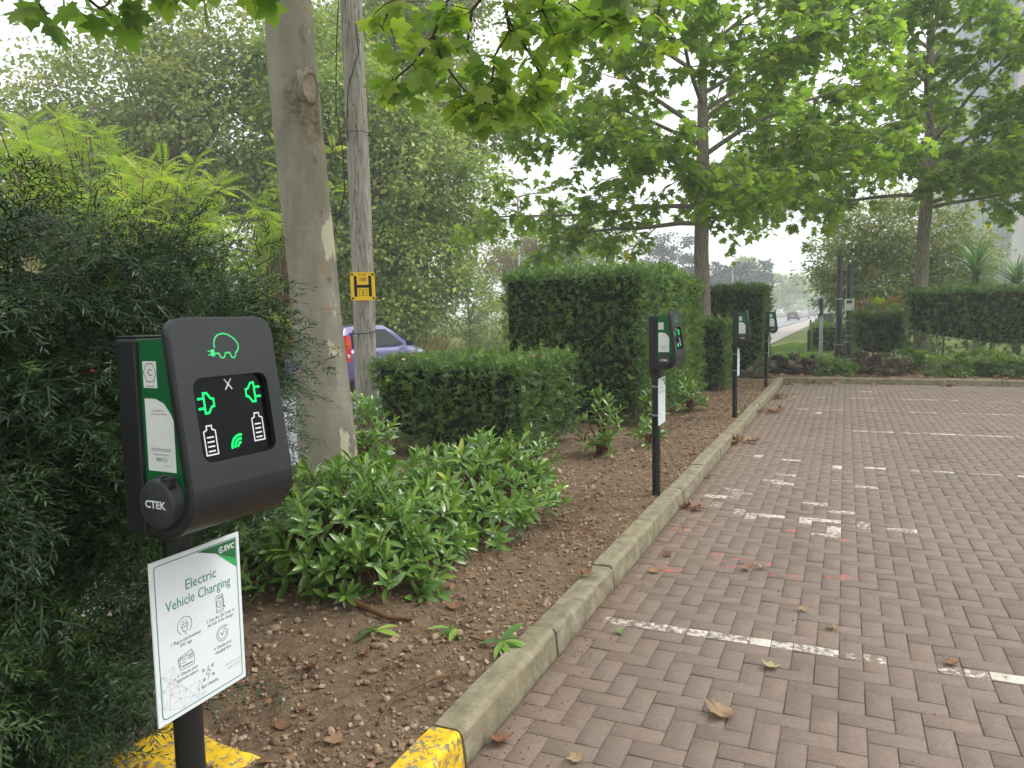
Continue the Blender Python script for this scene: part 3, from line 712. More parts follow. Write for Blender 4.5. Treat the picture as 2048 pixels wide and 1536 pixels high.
def make_station(fx):
    """front faces local +x; origin on the ground at the post; unit bottom at local z = 0.93 - ground"""
    root = empty('charging_station')
    ZB = 0.920                                             # unit bottom above the ground it stands on
    HW = 0.1235
    MB().tube([(0, 0, -0.2), (0, 0, ZB + 0.05)], 0.030, 20).build('post', M['black_metal'], root)
    # back box
    bx = MB().box((-0.016, -HW + 0.003, ZB + 0.006), (0.042, HW - 0.003, ZB + 0.385), 0.006)
    back = bx.build('back_box', M['black_metal'], root)
    MB().box((-0.014, -HW + 0.006, ZB + 0.3855), (0.040, HW - 0.006, ZB + 0.389), 0.001).build('lid_strip', M['charcoal'], back)
    MB().box((-0.036, -0.045, ZB - 0.03), (0.035, 0.045, ZB + 0.008), 0.004).build('post_clamp', M['black_metal'], root)
    # green body between the back box and the shell: side profile extruded across the width
    P0, P1 = Vector((0.140, 0.42)), Vector((0.184, 0.105))
    dirv = (P1 - P0).normalized(); nout = Vector((-dirv.y, dirv.x))
    if nout.x < 0: nout = -nout
    arc = []
    r = 0.082; c = P1 - nout * r
    a0 = math.atan2(nout.y, nout.x); a1 = -PI / 2 - 0.35
    for i in range(13):
        a = a0 + (a1 - a0) * i / 12; arc.append(Vector((c.x + r * math.cos(a), c.y + r * math.sin(a))))
    inner = lambda t: [P0 - nout * t + dirv * 0.034] + [Vector((c.x + (r - t) * math.cos(a0 + (a1 - a0) * i / 12), c.y + (r - t) * math.sin(a0 + (a1 - a0) * i / 12))) for i in range(13)]
    body = [(q.x, q.y) for q in inner(0.022)] + [(0.0425, 0.03), (0.0425, 0.381)]
    zb = lambda u, v, y: (u, y, ZB + v)
    MB().prism(body, lambda u, v: zb(u, v, -HW + 0.010), lambda u, v: zb(u, v, HW - 0.010)).build('side_panel', M['green_panel'], root)['label'] = 'green flat side panel'
    # front shell: flat leaning plate with a window, curling under at the bottom
    F = Face((P0.x, 0, ZB + P0.y), (0, 1, 0), (-dirv.x, 0, -dirv.y))      # v = 0 at the top, negative going down
    Lf = (P1 - P0).length
    rc = 0.034
    outer = [(-HW, -Lf), (HW, -Lf)] + [(HW - rc + rc * math.cos(a), -rc + rc * math.sin(a)) for a in np.linspace(0, PI / 2, 8)] + [(-HW + rc + rc * math.cos(a), -rc + rc * math.sin(a)) for a in np.linspace(PI / 2, PI, 8)]
    hole = rrect(-0.0915, -0.272, 0.0915, -0.112, 0.022)
    T = 0.022
    tr = tessellate_polygon([[Vector((a, b, 0)) for a, b in outer], [Vector((a, b, 0)) for a, b in hole]])
    allp = outer + hole; m = MB()
    for hh, flip in ((0.0, False), (-T, True)):
        P = [F.p(a, b, hh) for a, b in allp]; fs = []
        for t in tr:
            nn = (P[t[1]] - P[t[0]]).cross(P[t[2]] - P[t[0]]); fs.append(tuple(t) if (nn.dot(F.N) > 0) != flip else tuple(reversed(t)))
        m.add(P, fs)
    # softened rim
    n = len(outer)
    ringA = [F.p(a, b, 0) for a, b in outer]; ringC = [F.p(a, b, -T) for a, b in outer]
    def out(a, b, e):
        w = Vector((a, b)) - Vector((0, -Lf * 0.5)); q = Vector((math.copysign(1, a) if abs(a) > HW - rc * 0.6 else 0, 1 if b > -rc * 0.6 else 0))
        return (a + q.x * e, b + q.y * e)
    ringB = [F.p(*out(a, b, 0.0025), -0.0035) for a, b in outer]; ringB2 = [F.p(*out(a, b, 0.0025), -T + 0.002) for a, b in outer]
    vs = ringA + ringB + ringB2 + ringC
    m.add(vs, [(k * n + i, (k + 1) * n + i, (k + 1) * n + (i + 1) % n, k * n + (i + 1) % n) for i in range(1, n) for k in range(3)], True)
    nh = len(hole); vs = [F.p(a, b, 0) for a, b in hole] + [F.p(a, b, -0.0125) for a, b in hole]
    m.add(vs, [(i, (i + 1) % nh, nh + (i + 1) % nh, nh + i) for i in range(nh)], True)
    # curled-under bottom
    W2 = HW + 0.0025
    def row(q, y): return Vector((q.x, y, ZB + q.y))
    oa = [P1] + arc[1:]; ia = [P1 - nout * T] + [Vector((c.x + (r - T) * math.cos(a0 + (a1 - a0) * i / 12), c.y + (r - T) * math.sin(a0 + (a1 - a0) * i / 12))) for i in range(1, 13)]
    k = len(oa)
    vs = [row(q, y) for q in oa for y in (-HW, HW)]; m.add(vs, [(2 * i, 2 * i + 2, 2 * i + 3, 2 * i + 1) for i in range(k - 1)], True)
    vs = [row(q, y) for q in ia for y in (-HW, HW)]; m.add(vs, [(2 * i, 2 * i + 1, 2 * i + 3, 2 * i + 2) for i in range(k - 1)], True)
    for sgn in (-1, 1):
        mid = [o_ * 0.8 + i_ * 0.2 for o_, i_ in zip(oa, ia)]; mid2 = [o_ * 0.12 + i_ * 0.88 for o_, i_ in zip(oa, ia)]
        rows = [[row(q, sgn * HW) for q in oa], [row(q, sgn * W2) for q in mid], [row(q, sgn * W2) for q in mid2], [row(q, sgn * HW) for q in ia]]
        vs = [p for rr in rows for p in rr]
        m.add(vs, [((j * k + i, j * k + i + 1, (j + 1) * k + i + 1, (j + 1) * k + i) if sgn < 0 else (j * k + i, (j + 1) * k + i, (j + 1) * k + i + 1, j * k + i + 1)) for j in range(3) for i in range(k - 1)], True)
    m.add([row(oa[-1], -HW), row(oa[-1], HW), row(ia[-1], HW), row(ia[-1], -HW)], [(0, 1, 2, 3)])
    shell = m.build('front_panel', M['charcoal'], root); shell['label'] = 'charcoal front panel curling under at the bottom'
    # display at the back of the window
    m = MB(); F.poly(m, rrect(-0.0925, -0.273, 0.0925, -0.111, 0.023), -0.012); disp = m.build('display', M['display'], root); disp['label'] = 'glossy black display with lit symbols'
    H = -0.0112
    m = MB()                                                              # lit green plugs and signal arcs
    def plug(cu, cv, sgn, s=1.0):
        q = lambda pts: [(cu + sgn * a * s, cv + b * s) for a, b in pts]
        F.line(m, q([(-0.004, 0.019), (-0.004, -0.019), (0.004, -0.019), (0.012, -0.008), (0.018, -0.007), (0.018, 0.007), (0.012, 0.008), (0.004, 0.019)]), 0.0040, H, closed=True)
        F.line(m, q([(-0.006, 0.0095), (-0.019, 0.0095)]), 0.0042, H + .0002); F.line(m, q([(-0.006, -0.0095), (-0.019, -0.0095)]), 0.0042, H + .0002)
    plug(-0.058, -0.160, 1); m.build('lit_plug', M['led'], disp); m = MB(); plug(0.060, -0.150, -1); m.build('lit_plug', M['led'], disp); m = MB()
    for rr in (0.007, 0.0145, 0.022): F.line(m, F.arc(0.010, -0.252, rr, PI / 2 - .25, PI + .12, 8), 0.0044, H)
    m.build('lit_signal', M['led'], disp)
    m = MB()
    def batt(cu, cv):
        m = MB()
        w, h = 0.0135, 0.026
        F.line(m, [(cu - w, cv - h), (cu + w, cv - h), (cu + w, cv + h * .72), (cu + w * .45, cv + h * .84), (cu + w * .45, cv + h * 1.12), (cu - w * .45, cv + h * 1.12), (cu - w * .45, cv + h * .84), (cu - w, cv + h * .72)], 0.0026, H, closed=True)
        for i in range(4): F.line(m, [(cu - w * .6, cv - h * .74 + i * 0.0088), (cu + w * .6, cv - h * .74 + i * 0.0088)], 0.0028, H)
        m.build('battery_symbol', M['white_print'], disp)
    batt(-0.060, -0.232); batt(0.060, -0.222)
    F.line(m, [(-0.008, -0.118), (0.009, -0.139)], 0.0024, H); F.line(m, [(0.009, -0.118), (-0.008, -0.139)], 0.0024, H + .0002)
    m.build('cross_symbol', M['white_print'], disp)
    # green car outline with plug
    m = MB(); cu, cv, s = -0.004, -0.062, 1.06
    q = lambda pts: [(cu + a * s, cv + b * s) for a, b in pts]
    F.line(m, q([(-0.0235, 0.004), (-0.024, 0.012), (-0.020, 0.022), (-0.012, 0.028), (0.0, 0.030), (0.012, 0.027), (0.024, 0.019), (0.031, 0.010), (0.031, 0.002), (0.026, -0.005),
                 (0.023, -0.006), (0.021, -0.013), (0.017, -0.016), (0.012, -0.014), (0.009, -0.006), (-0.001, -0.006), (-0.004, -0.013), (-0.008, -0.015), (-0.013, -0.013), (-0.016, -0.006), (-0.025, -0.006)]), 0.0030, 0.0006)
    F.poly(m, q([(-0.025, -0.011), (-0.025, 0.002), (-0.031, 0.002), (-0.034, -0.0015), (-0.034, -0.0085), (-0.031, -0.011)]), 0.0006)
    F.line(m, q([(-0.034, -0.001), (-0.040, -0.001)]), 0.0024); F.line(m, q([(-0.034, -0.008), (-0.040, -0.008)]), 0.0024)
    m.build('car_symbol', M['logo_green'], shell)
    # prints and sockets on both sides
    for sgn in (-1, 1):
        if sgn < 0: S = Face((0.0, -HW + 0.010, ZB), (1, 0, 0), (0, 0, 1))
        else: S = Face((0.2125, HW - 0.010, ZB), (-1, 0, 0), (0, 0, 1)); S.O = Vector((0.20, HW - 0.010, ZB))
        uo = 0.0 if sgn < 0 else 0.20 - 0.092 * 2 + 0.0
        X = (lambda u: u) if sgn < 0 else (lambda u: 0.20 - u)
        mx = lambda pts: [(X(a), b) for a, b in pts]
        st = MB(); S.poly(st, mx(rrect(0.052, 0.292, 0.090, 0.342, 0.001, 1)), 0.0006); sq = st.build('hexagon_sticker', M['sticker'], root)
        ink = MB(); cu, cv = 0.0715, 0.3205
        S.line(ink, mx([(cu + 0.0175 * math.cos(a), cv + 0.0195 * math.sin(a)) for a in [i * PI / 3 for i in range(6)]]), 0.0013, 0.0011, closed=True)
        S.text(ink, 'C', X(cu), cv - 0.0055, 0.018, 0.0011); S.text(ink, 'BS EN 62196', X(cu), cv - 0.0265, 0.0042, 0.0011)
        ink.build('lettering', M['ink_black'], sq)
        st = MB(); S.poly(st, mx([(0.052, 0.135), (0.129, 0.135), (0.129, 0.232), (0.122, 0.245), (0.105, 0.264), (0.082, 0.272), (0.052, 0.272)]), 0.0006); sq = st.build('instruction_sticker', M['sticker'], root)
        ink = MB(); cu = 0.0905
        S.text(ink, 'To Charge & Pay', X(cu - 0.004), 0.2485, 0.0046, 0.0011); S.text(ink, 'please scan the code below', X(cu), 0.2425, 0.0040, 0.0011)
        S.text(ink, 'Unique Charger ID', X(cu), 0.1655, 0.0055, 0.0011); S.text(ink, '000173', X(cu), 0.154, 0.0105, 0.0011); S.text(ink, 'www.evc.co.uk', X(cu + 0.016), 0.1455, 0.0038, 0.0011)
        S.line(ink, mx([(0.063, 0.178), (0.118, 0.178)]), 0.0010, 0.0011); S.line(ink, mx([(0.063, 0.1745), (0.118, 0.1745)]), 0.0010, 0.0011)
        ink.build('lettering', M['ink_grey'], sq)
        # round socket cover standing proud
        ax = Matrix((Vector((1, 0, 0)), Vector((0, 0, 1)), Vector((0, sgn, 0)))).transposed()
        sc = MB().lathe([(0.052, 0.0), (0.052, 0.004), (0.0475, 0.006), (0.0475, 0.021), (0.0455, 0.0245), (0.042, 0.026), (0.0, 0.026)], 40, (0.098, sgn * (HW - 0.010), ZB + 0.078), ax=ax).build('socket_cover', M['socket'], root)
        hg = MB().box((0.116, sgn * (HW + 0.004), ZB + 0.115), (0.138, sgn * (HW + 0.012), ZB + 0.128), 0.003).build('hinge', M['socket'], sc)
        S2 = Face(S.O, S.U, S.V); ink = MB(); S2.text(ink, 'CTEK', X(0.098), 0.0715, 0.020, 0.0268, bold=0.0006, sx=1.12); ink.build('lettering', M['white_print'], sc)
    for ch in list(root.children):
        if ch.name.split('.')[0] not in ('post', 'post_clamp'): ch.location.x += fx
    return root, ZB

def make_sign(root, ZB, rz):
    """A sheet sign strapped to the post by two steel bands, turned rz about the post"""
    W, Hh = 0.240, 0.336; zt = ZB - 0.056
    C, S_ = math.cos(rz), math.sin(rz)
    U = Vector((-S_, C, 0)); N = Vector((C, S_, 0))
    O = N * 0.040 + U * 0.012 + Vector((0, 0, zt - Hh / 2))
    F = Face(O, U, (0, 0, 1))
    m = MB(); w, h = W / 2, Hh / 2
    q = [(-w, -h), (w, -h), (w, h), (-w, h)]
    m.prism(q, lambda a, b: F.p(a, b, -0.0035), lambda a, b: F.p(a, b, 0))
    sign = m.build('sign_plate', M['sign_white'], root); sign['label'] = 'white instruction sign with green corner'
    for zz in (0.62 * h, -0.62 * h):
        b = MB(); z = O.z + zz; b.lathe([(0.0305, -0.006), (0.0322, -0.006), (0.0322, 0.006), (0.0305, 0.006)], 20, (0, 0, z))
        b.box((-0.006, -0.040, z - 0.007), (0.006, -0.031, z + 0.007), 0.001)
        b.build('clamp_band', M['steel'], root)
    m = MB(); b = 0.010
    F.line(m, [(-w + b + 0.012, -h + b), (w - b - 0.006, -h + b), (w - b - 0.0015, -h + b + 0.0015), (w - b, -h + b + 0.008), (w - b, h - b), (-w + b + 0.008, h - b), (-w + b + 0.0015, h - b - 0.0015), (-w + b, h - b - 0.008), (-w + b, -h + b + 0.012), (-w + b + 0.003, -h + b + 0.003)], 0.0020, 0.0005, closed=True)
    m.build('border_print', M['ink_teal'], sign); m = MB()
    F.text(m, 'Electric', 0.006, 0.088, 0.030, 0.0005, sx=.95); F.text(m, 'Vehicle Charging', 0.0, 0.058, 0.030, 0.0005, sx=0.86)
    m.build('title_print', M['ink_teal'], sign)
    m = MB(); F.poly(m, [(w - b - 0.002, h - b - 0.002), (0.0, h - b - 0.002), (0.052, h - 0.030), (w - b - 0.002, h - 0.058)], 0.0005); m.build('corner_print', M['ink_dark_green'], sign)
    m = MB(); F.poly(m, [(0.052, h - 0.0305), (w - b - 0.002, h - 0.076), (w - b - 0.002, h - 0.0585)], 0.0005); m.build('corner_print', M['ink_mid_green'], sign)
    m = MB(); F.text(m, 'EVC', 0.090, h - 0.031, 0.0165, 0.0009, bold=0.0005); F.line(m, F.arc(0.066, h - 0.026, 0.0065, 0.6, 2 * PI - 0.3, 12), 0.0022, 0.0009); F.poly(m, [(0.0635, h - 0.022), (0.070, h - 0.0265), (0.0635, h - 0.030)], 0.0009)
    m.build('logo', M['white_print'], sign)
    k = MB(); sz = 0.0100; hh = 0.0005; lw = 0.0011
    L = lambda pts, cl=False, w_=lw: F.line(k, pts, w_, hh, closed=cl)
    cu, cv = -0.043, 0.015                                                  # plug in a ring
    L(F.arc(cu, cv, 0.0185, -0.6 * PI / 2, PI * 1.32, 22)); L(rrect(cu - 0.0085, cv - 0.002, cu + 0.0085, cv + 0.003, 0.001, 2), True)
    L([(cu - 0.007, cv - 0.002), (cu - 0.0055, cv - 0.010), (cu, cv - 0.013), (cu + 0.0055, cv - 0.010), (cu + 0.007, cv - 0.002)]); L([(cu - 0.004, cv + 0.003), (cu - 0.004, cv + 0.012)]); L([(cu + 0.004, cv + 0.003), (cu + 0.004, cv + 0.012)])
    L([(cu, cv - 0.013), (cu + 0.003, cv - 0.020)]); F.text(k, '1. Plug in and download', cu + 0.001, cv - 0.031, sz, hh, sx=.82); F.text(k, 'EVC app', cu + 0.001, cv - 0.041, sz, hh, sx=.86)
    k.build('step_print', M['ink_grey'], sign); k = MB()
    cu, cv = 0.055, 0.026                                                   # phone and magnifier
    L(rrect(cu - 0.011, cv - 0.018, cu + 0.009, cv + 0.019, 0.002, 2), True); L(F.arc(cu + 0.001, cv + 0.002, 0.0105, 0, 2 * PI, 18)); L([(cu + 0.009, cv - 0.006), (cu + 0.015, cv - 0.013)], False, 0.002)
    for i in range(4): L([(cu - 0.004, cv + 0.006 - i * 0.003), (cu + 0.006, cv + 0.006 - i * 0.003)], False, 0.0008)
    L([(cu - 0.011, cv + 0.0145), (cu + 0.009, cv + 0.0145)], False, .0009); L([(cu - 0.011, cv - 0.0135), (cu + 0.009, cv - 0.0135)], False, .0009)
    F.text(k, '2. Scan the QR Code on', cu, cv - 0.030, sz, hh, sx=.82); F.text(k, 'the side of the charger', cu, cv - 0.040, sz, hh, sx=.82)
    k.build('step_print', M['ink_grey'], sign); k = MB()
    cu, cv = -0.042, -0.060                                                 # bank cards
    L(rrect(cu - 0.018, cv - 0.014, cu + 0.019, cv + 0.011, 0.0025, 2), True); L([(cu - 0.020, cv - 0.008), (cu - 0.023, cv + 0.012), (cu + 0.013, cv + 0.019), (cu + 0.015, cv + 0.011)]); L([(cu - 0.022, cv + 0.008), (cu + 0.0, cv + 0.012)])
    L([(cu - 0.014, cv + 0.005), (cu - 0.001, cv + 0.005)]); L([(cu - 0.014, cv - 0.001), (cu - 0.004, cv - 0.001)]); L([(cu - 0.014, cv - 0.008), (cu + 0.014, cv - 0.008)], False, .0022); L(F.arc(cu + 0.007, cv + 0.005, 0.0033, 0, 2 * PI, 10)); L(F.arc(cu + 0.0125, cv + 0.005, 0.0033, 0, 2 * PI, 10))
    F.text(k, '3. Choose your', cu, cv - 0.026, sz, hh, sx=.86); F.text(k, 'payment option', cu, cv - 0.036, sz, hh, sx=.86)
    k.build('step_print', M['ink_grey'], sign); k = MB()
    cu, cv = 0.057, -0.042                                                  # clock
    L(F.arc(cu, cv, 0.0120, 0, 2 * PI, 20)); L(F.arc(cu, cv, 0.0165, 0.8, 2 * PI + 0.35, 22)); L([(cu - 0.0045, cv + 0.003), (cu, cv - 0.003), (cu + 0.006, cv + 0.005)], False, .0016); L([(cu + 0.009, cv + 0.018), (cu + 0.012, cv + 0.012), (cu + 0.017, cv + 0.014)])
    F.text(k, '4. Decide your', cu, cv - 0.029, sz, hh, sx=.86); F.text(k, 'charging time', cu, cv - 0.039, sz, hh, sx=.86)
    k.build('step_print', M['ink_grey'], sign); k = MB()
    cu, cv = 0.012, -0.110                                                  # spark
    L([(cu + 0.001, cv + 0.015), (cu - 0.006, cv - 0.002), (cu, cv - 0.002), (cu - 0.002, cv - 0.016), (cu + 0.007, cv + 0.003), (cu + 0.001, cv + 0.003)], True)
    for a, d in ((0.7, 1), (2.5, 1), (-0.6, 1), (-2.4, 1)):
        ex, ey = cu + 0.016 * math.cos(a), cv + 0.016 * math.sin(a); L(F.arc(ex, ey, 0.0028, 0, 2 * PI, 8)); L([(ex, ey), (ex + 0.006 * math.cos(a), ey + 0.006 * math.sin(a))])
    F.text(k, '5. Start charging', cu - 0.002, cv - 0.028, sz, hh, sx=.86)
    k.build('step_print', M['ink_grey'], sign)
    k = MB(); F.text(k, 'www.evc.co.uk', 0.082, -0.118, 0.0070, hh); F.text(k, '0330 124 0173', 0.087, -0.128, 0.0066, hh); k.build('contact_print', M['ink_pale'], sign); k = MB()
    r = random.Random(4); nodes = [(-w + 0.013 + a, -h + 0.014 + b_) for a, b_ in ((0.0, 0.085), (0.03, 0.095), (0.018, 0.066), (0.033, 0.068), (0.0, 0.055), (0.02, 0.04), (0.04, 0.05), (0.0, 0.02), (0.014, 0.012), (0.042, 0.022), (0.06, 0.035), (0.078, 0.012), (0.095, 0.038), (0.088, 0.002), (0.05, 0.0), (0.108, 0.004))]
    for i in range(len(nodes)):
        for j in range(i):
            if math.dist(nodes[i], nodes[j]) < 0.043: F.line(k, [nodes[i], nodes[j]], 0.0005, hh)
    k.build('line_pattern', M['ink_pale'], sign)

STATIONS = [((-1.237, 1.115), -4, 0, 'nearest and largest charging post, its green plug symbols lit, beside the overgrown yew'),
            ((-1.205, 5.28), -4, 1, 'second charging post from the camera, standing before the tall clipped hedge'),
            ((-1.205, 9.5), 2, 1, 'third charging post from the camera, between the second and the last along the kerb'),
            ((-1.205, 13.5), 5, 4, 'farthest charging post, seen against the road near the paving corner')]
for (x, y), rb, rs, lab in STATIONS:
    root, ZB = make_station(0.026 if y < 2 else 0.0); make_sign(root, ZB, RAD(rs - rb))
    root.location = (x, y, 0.085); root.scale = (0.97, 0.97, 0.97); root.rotation_euler = (0, 0, RAD(rb))
    tag(root, lab, 'charging post', 'charging posts along the kerb')

# ================================================================== PLANTS
def fan(outline, centre, bend=0.22, fold=0.12, sx=1.0):
    o = np.array(outline, float); c = np.array([centre], float); P = np.concatenate([o, c]); P[:, 0] *= sx
    z = -bend * (P[:, 1] - 0.3) ** 2 - 0.30 * bend * P[:, 0] ** 2 + fold * np.abs(P[:, 0])
    V = np.column_stack([P, z]); n = len(o)
    return V, np.array([(n, (i + 1) % n, i) for i in range(n)])
half = [(0.06, -0.02), (0.24, -0.08), (0.30, 0.03), (0.47, 0.07), (0.36, 0.20), (0.30, 0.26), (0.48, 0.40), (0.62, 0.58), (0.44, 0.56), (0.36, 0.62), (0.24, 0.55), (0.24, 0.74), (0.11, 0.82)]
full = half + [(0, 1.0)] + [(-a, b) for a, b in reversed(half)]
PLANE = fan(full, (0, 0.3), 0.25, -0.10)
half2 = [(0.22, -0.06), (0.46, 0.08), (0.30, 0.25), (0.60, 0.56), (0.25, 0.55)]
PLANE_LO = fan(half2 + [(0, 1.0)] + [(-a, b) for a, b in reversed(half2)], (0, 0.3), 0.30, -0.12)
RHOMB = (np.array([(0, 0, 0), (0.34, 0.45, 0.05), (0, 1, -0.12), (-0.34, 0.45, 0.05)], float), np.array([(0, 1, 2), (0, 2, 3)]))
LONG = (np.array([(0, 0, 0), (0.16, 0.4, 0.03), (0, 1, -0.16), (-0.16, 0.4, 0.03)], float), np.array([(0, 1, 2), (0, 2, 3)]))

def needle_template(n, ln, wd, spread=1.05, curve=0.25, seed=0, shoot=1.0, ranks=2):
    """a shoot along +y of length `shoot` with needles in two ranks"""
    r = np.random.default_rng(seed); V = []; T = []
    for i in range(n):
        t = (i + 0.5) / n; y = t * shoot; sg = 1 if i % 2 else -1
        a = spread * (1 - 0.55 * t) + r.normal(0, 0.10); l = ln * (0.75 + 0.5 * math.sin(PI * min(t + 0.15, 1))) * r.uniform(0.85, 1.1)
        up = r.normal(0.12, 0.28)
        d = np.array([sg * math.sin(a), math.cos(a), up]); d /= np.linalg.norm(d)
        w = np.cross(d, np.array([0, 0, 1.0])); w /= np.linalg.norm(w); w = w * wd / 2 + np.array([0, 0, r.normal(0, wd * 0.3)])
        b = np.array([0, y, 0.0]); k = len(V)
        V += [b, b + d * l * 0.45 + w, b + d * l - np.array([0, 0, curve * l * 0.3]), b + d * l * 0.45 - w]
        T += [(k, k + 1, k + 2), (k, k + 2, k + 3)]
    k = len(V); s = wd * 0.6
    V += [np.array([-s, 0, 0]), np.array([s, 0, 0]), np.array([0, shoot, 0.0])]; T.append((k, k + 1, k + 2))
    return np.array(V), np.array(T)

def frond_template(seed, length=0.30, nside=10, needles=12):
    """a flattened yew spray: a drooping twig with side shoots, all set with needles"""
    r = np.random.default_rng(seed); parts = []
    main = needle_template(20, 0.023, 0.0038, seed=seed, shoot=length)
    mv = main[0].copy(); mv[:, 2] -= 0.9 * mv[:, 1] ** 2; parts.append((mv, main[1], np.zeros(len(mv))))
    for i in range(nside):
        t = 0.08 + 0.84 * i / (nside - 1); sg = 1 if i % 2 else -1
        L = (0.125 * (1 - t) + 0.045) * r.uniform(0.8, 1.25)
        sh = needle_template(int(needles * (0.55 + 0.55 * L / 0.12)), 0.022, 0.0039, seed=seed * 50 + i, shoot=L)
        v = sh[0].copy(); a = sg * r.uniform(0.7, 1.05) * -1; c_, s_ = math.cos(a), math.sin(a)
        v = np.stack([v[:, 0] * c_ - v[:, 1] * s_, v[:, 0] * s_ + v[:, 1] * c_, v[:, 2] + r.normal(0, 0.10) * v[:, 1]], 1)
        y = t * length; v = v + np.array([0, y, 0.004]); v[:, 2] -= 0.9 * v[:, 1] ** 2 + 1.6 * np.abs(v[:, 0]) ** 2
        parts.append((v, sh[1], np.zeros(len(v))))
    V, T, _ = merge(parts); return V, T
FRONDS = [frond_template(i + 1, 0.26 + 0.05 * (i % 3)) for i in range(4)]
SPRIG = [needle_template(9, 0.028, 0.0100, seed=90 + i, shoot=0.065) for i in range(4)]
SPRIG_FAR = [needle_template(7, 0.045, 0.013, seed=95 + i, shoot=0.085) for i in range(2)]

def twigs(name, curves, mat, parent=None, seg=4):
    m = MB()
    for path, r0, r1 in curves:
        n = len(path); m.tube(path, [r0 + (r1 - r0) * i / (n - 1) for i in range(n)], seg, cap=False)
    return m.build(name, mat, parent)

# ---- clipped hedges
def hedge(name, label, x0, x1, y0, y1, z0, z1, mat, density, tmpl, rz=0.0, rough=0.03, cat='hedge', skirt=0.15, hole=0.0, group=None, seed=1, z1b=None, stems=6):
    rough *= 1.05
    r = np.random.default_rng(seed)
    cx, cy = (x0 + x1) / 2, (y0 + y1) / 2; hx, hy = (x1 - x0) / 2, (y1 - y0) / 2
    root = empty(name, (cx, cy, 0.08), rz, label, cat, group)
    z0 -= 0.08; z1 -= 0.08; Hh = z1 - z0
    faces = [('x', 1, hy * 2 * Hh), ('x', -1, hy * 2 * Hh * 0.3), ('y', 1, hx * 2 * Hh * 0.3), ('y', -1, hx * 2 * Hh), ('z', 1, hx * hy * 4)]
    parts = []; allp = []
    for ax, sg, area in faces:
        n = int(area * density)
        a, b = r.random(n) * 2 - 1, r.random(n)
        if ax == 'x': p = np.stack([np.full(n, sg * hx), a * hy, z0 + b * Hh], 1); nn = np.tile([sg, 0, 0.0], (n, 1))
        elif ax == 'y': p = np.stack([a * hx, np.full(n, sg * hy), z0 + b * Hh], 1); nn = np.tile([0, sg, 0.0], (n, 1))
        else: p = np.stack([a * hx, (b * 2 - 1) * hy, np.full(n, z1)], 1); nn = np.tile([0, 0, 1.0], (n, 1))
        if z1b is not None and ax in ('x', 'y', 'z'):
            k = (p[:, 1] + hy) / (2 * hy); top = z1 + (z1b - 0.08 - z1) * k; p[:, 2] = z0 + (p[:, 2] - z0) * (top - z0) / Hh
        # lumpy surface, rounded corners, ragged depth
        p = p + nn * (vnoise(p + 7 * seed, seed + 2, 3.0) * rough * 1.2 + vnoise(p, seed + 3, 9.0) * rough * 0.7)[:, None]
        ed = np.maximum(np.abs(p[:, 0]) / hx - 0.93, 0) + np.maximum(np.abs(p[:, 1]) / hy - 0.93, 0) * 0.8
        p -= nn * (ed * 0.25)[:, None]
        p -= nn * (r.random(n) ** 1.5 * 0.10 + 0.03 * np.clip(vnoise(p, seed + 21, 16.0), 0, 1))[:, None]
        low = (p[:, 2] - z0) / Hh
        keep = r.random(n) < np.clip(0.35 + low / max(skirt, 1e-3), 0, 1)
        keep &= ~((vnoise(p, seed + 31, 14.0) > 0.62) & (r.random(n) < 0.8))
        if hole > 0: keep &= ~((vnoise(p, seed + 11, 4.0) > 0.9 - hole * 1.2) & (low < 0.55))
        p, nn = p[keep], nn[keep]; n = len(p)
        d = nn * 0.55 + r.normal(0, 0.48, (n, 3)) + np.array([0, 0, 0.18])
        up = nn * 0.5 + np.array([0, 0, 0.8]) + r.normal(0, 0.5, (n, 3))
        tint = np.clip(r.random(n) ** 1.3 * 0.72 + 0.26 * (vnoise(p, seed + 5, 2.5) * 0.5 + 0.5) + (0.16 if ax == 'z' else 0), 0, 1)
        ti = r.integers(0, len(tmpl), n)
        for k in range(len(tmpl)):
            q = ti == k
            parts.append(scatter(tmpl[k], p[q], frames(d[q], up[q]), 0.8 + 0.5 * r.random(q.sum()), tint[q]))
        # a few longer shoots that outgrew the last clipping
        ns = max(2, n // 70); q = r.integers(0, n, ns)
        dd = nn[q] * 0.7 + r.normal(0, 0.3, (ns, 3)) + np.array([0, 0, 0.5])
        parts.append(scatter(tmpl[0], p[q] + unit(dd) * 0.04, frames(dd, r.normal(size=(ns, 3))), 1.3 + 0.5 * r.random(ns), np.full(ns, 0.95)))
    foliage('foliage', parts, mat, root)
    # solid core in place of inner twigs, coloured dark as shaded depth
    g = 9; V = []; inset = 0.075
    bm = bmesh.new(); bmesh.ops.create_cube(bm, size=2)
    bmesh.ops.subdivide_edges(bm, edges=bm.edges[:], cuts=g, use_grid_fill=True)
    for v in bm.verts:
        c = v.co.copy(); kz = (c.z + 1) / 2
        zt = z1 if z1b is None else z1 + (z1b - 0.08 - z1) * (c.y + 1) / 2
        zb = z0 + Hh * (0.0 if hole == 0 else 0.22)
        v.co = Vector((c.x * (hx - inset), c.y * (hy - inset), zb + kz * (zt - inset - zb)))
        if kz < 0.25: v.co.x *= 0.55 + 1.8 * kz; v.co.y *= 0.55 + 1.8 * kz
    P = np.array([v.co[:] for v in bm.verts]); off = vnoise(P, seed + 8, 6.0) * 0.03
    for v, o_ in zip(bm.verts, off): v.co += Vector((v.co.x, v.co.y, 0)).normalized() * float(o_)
    me = bpy.data.meshes.new('shade_core'); bm.to_mesh(me); bm.free(); me.materials.append(M['hedge_inside'])
    link(bpy.data.objects.new('shade_core', me), root)
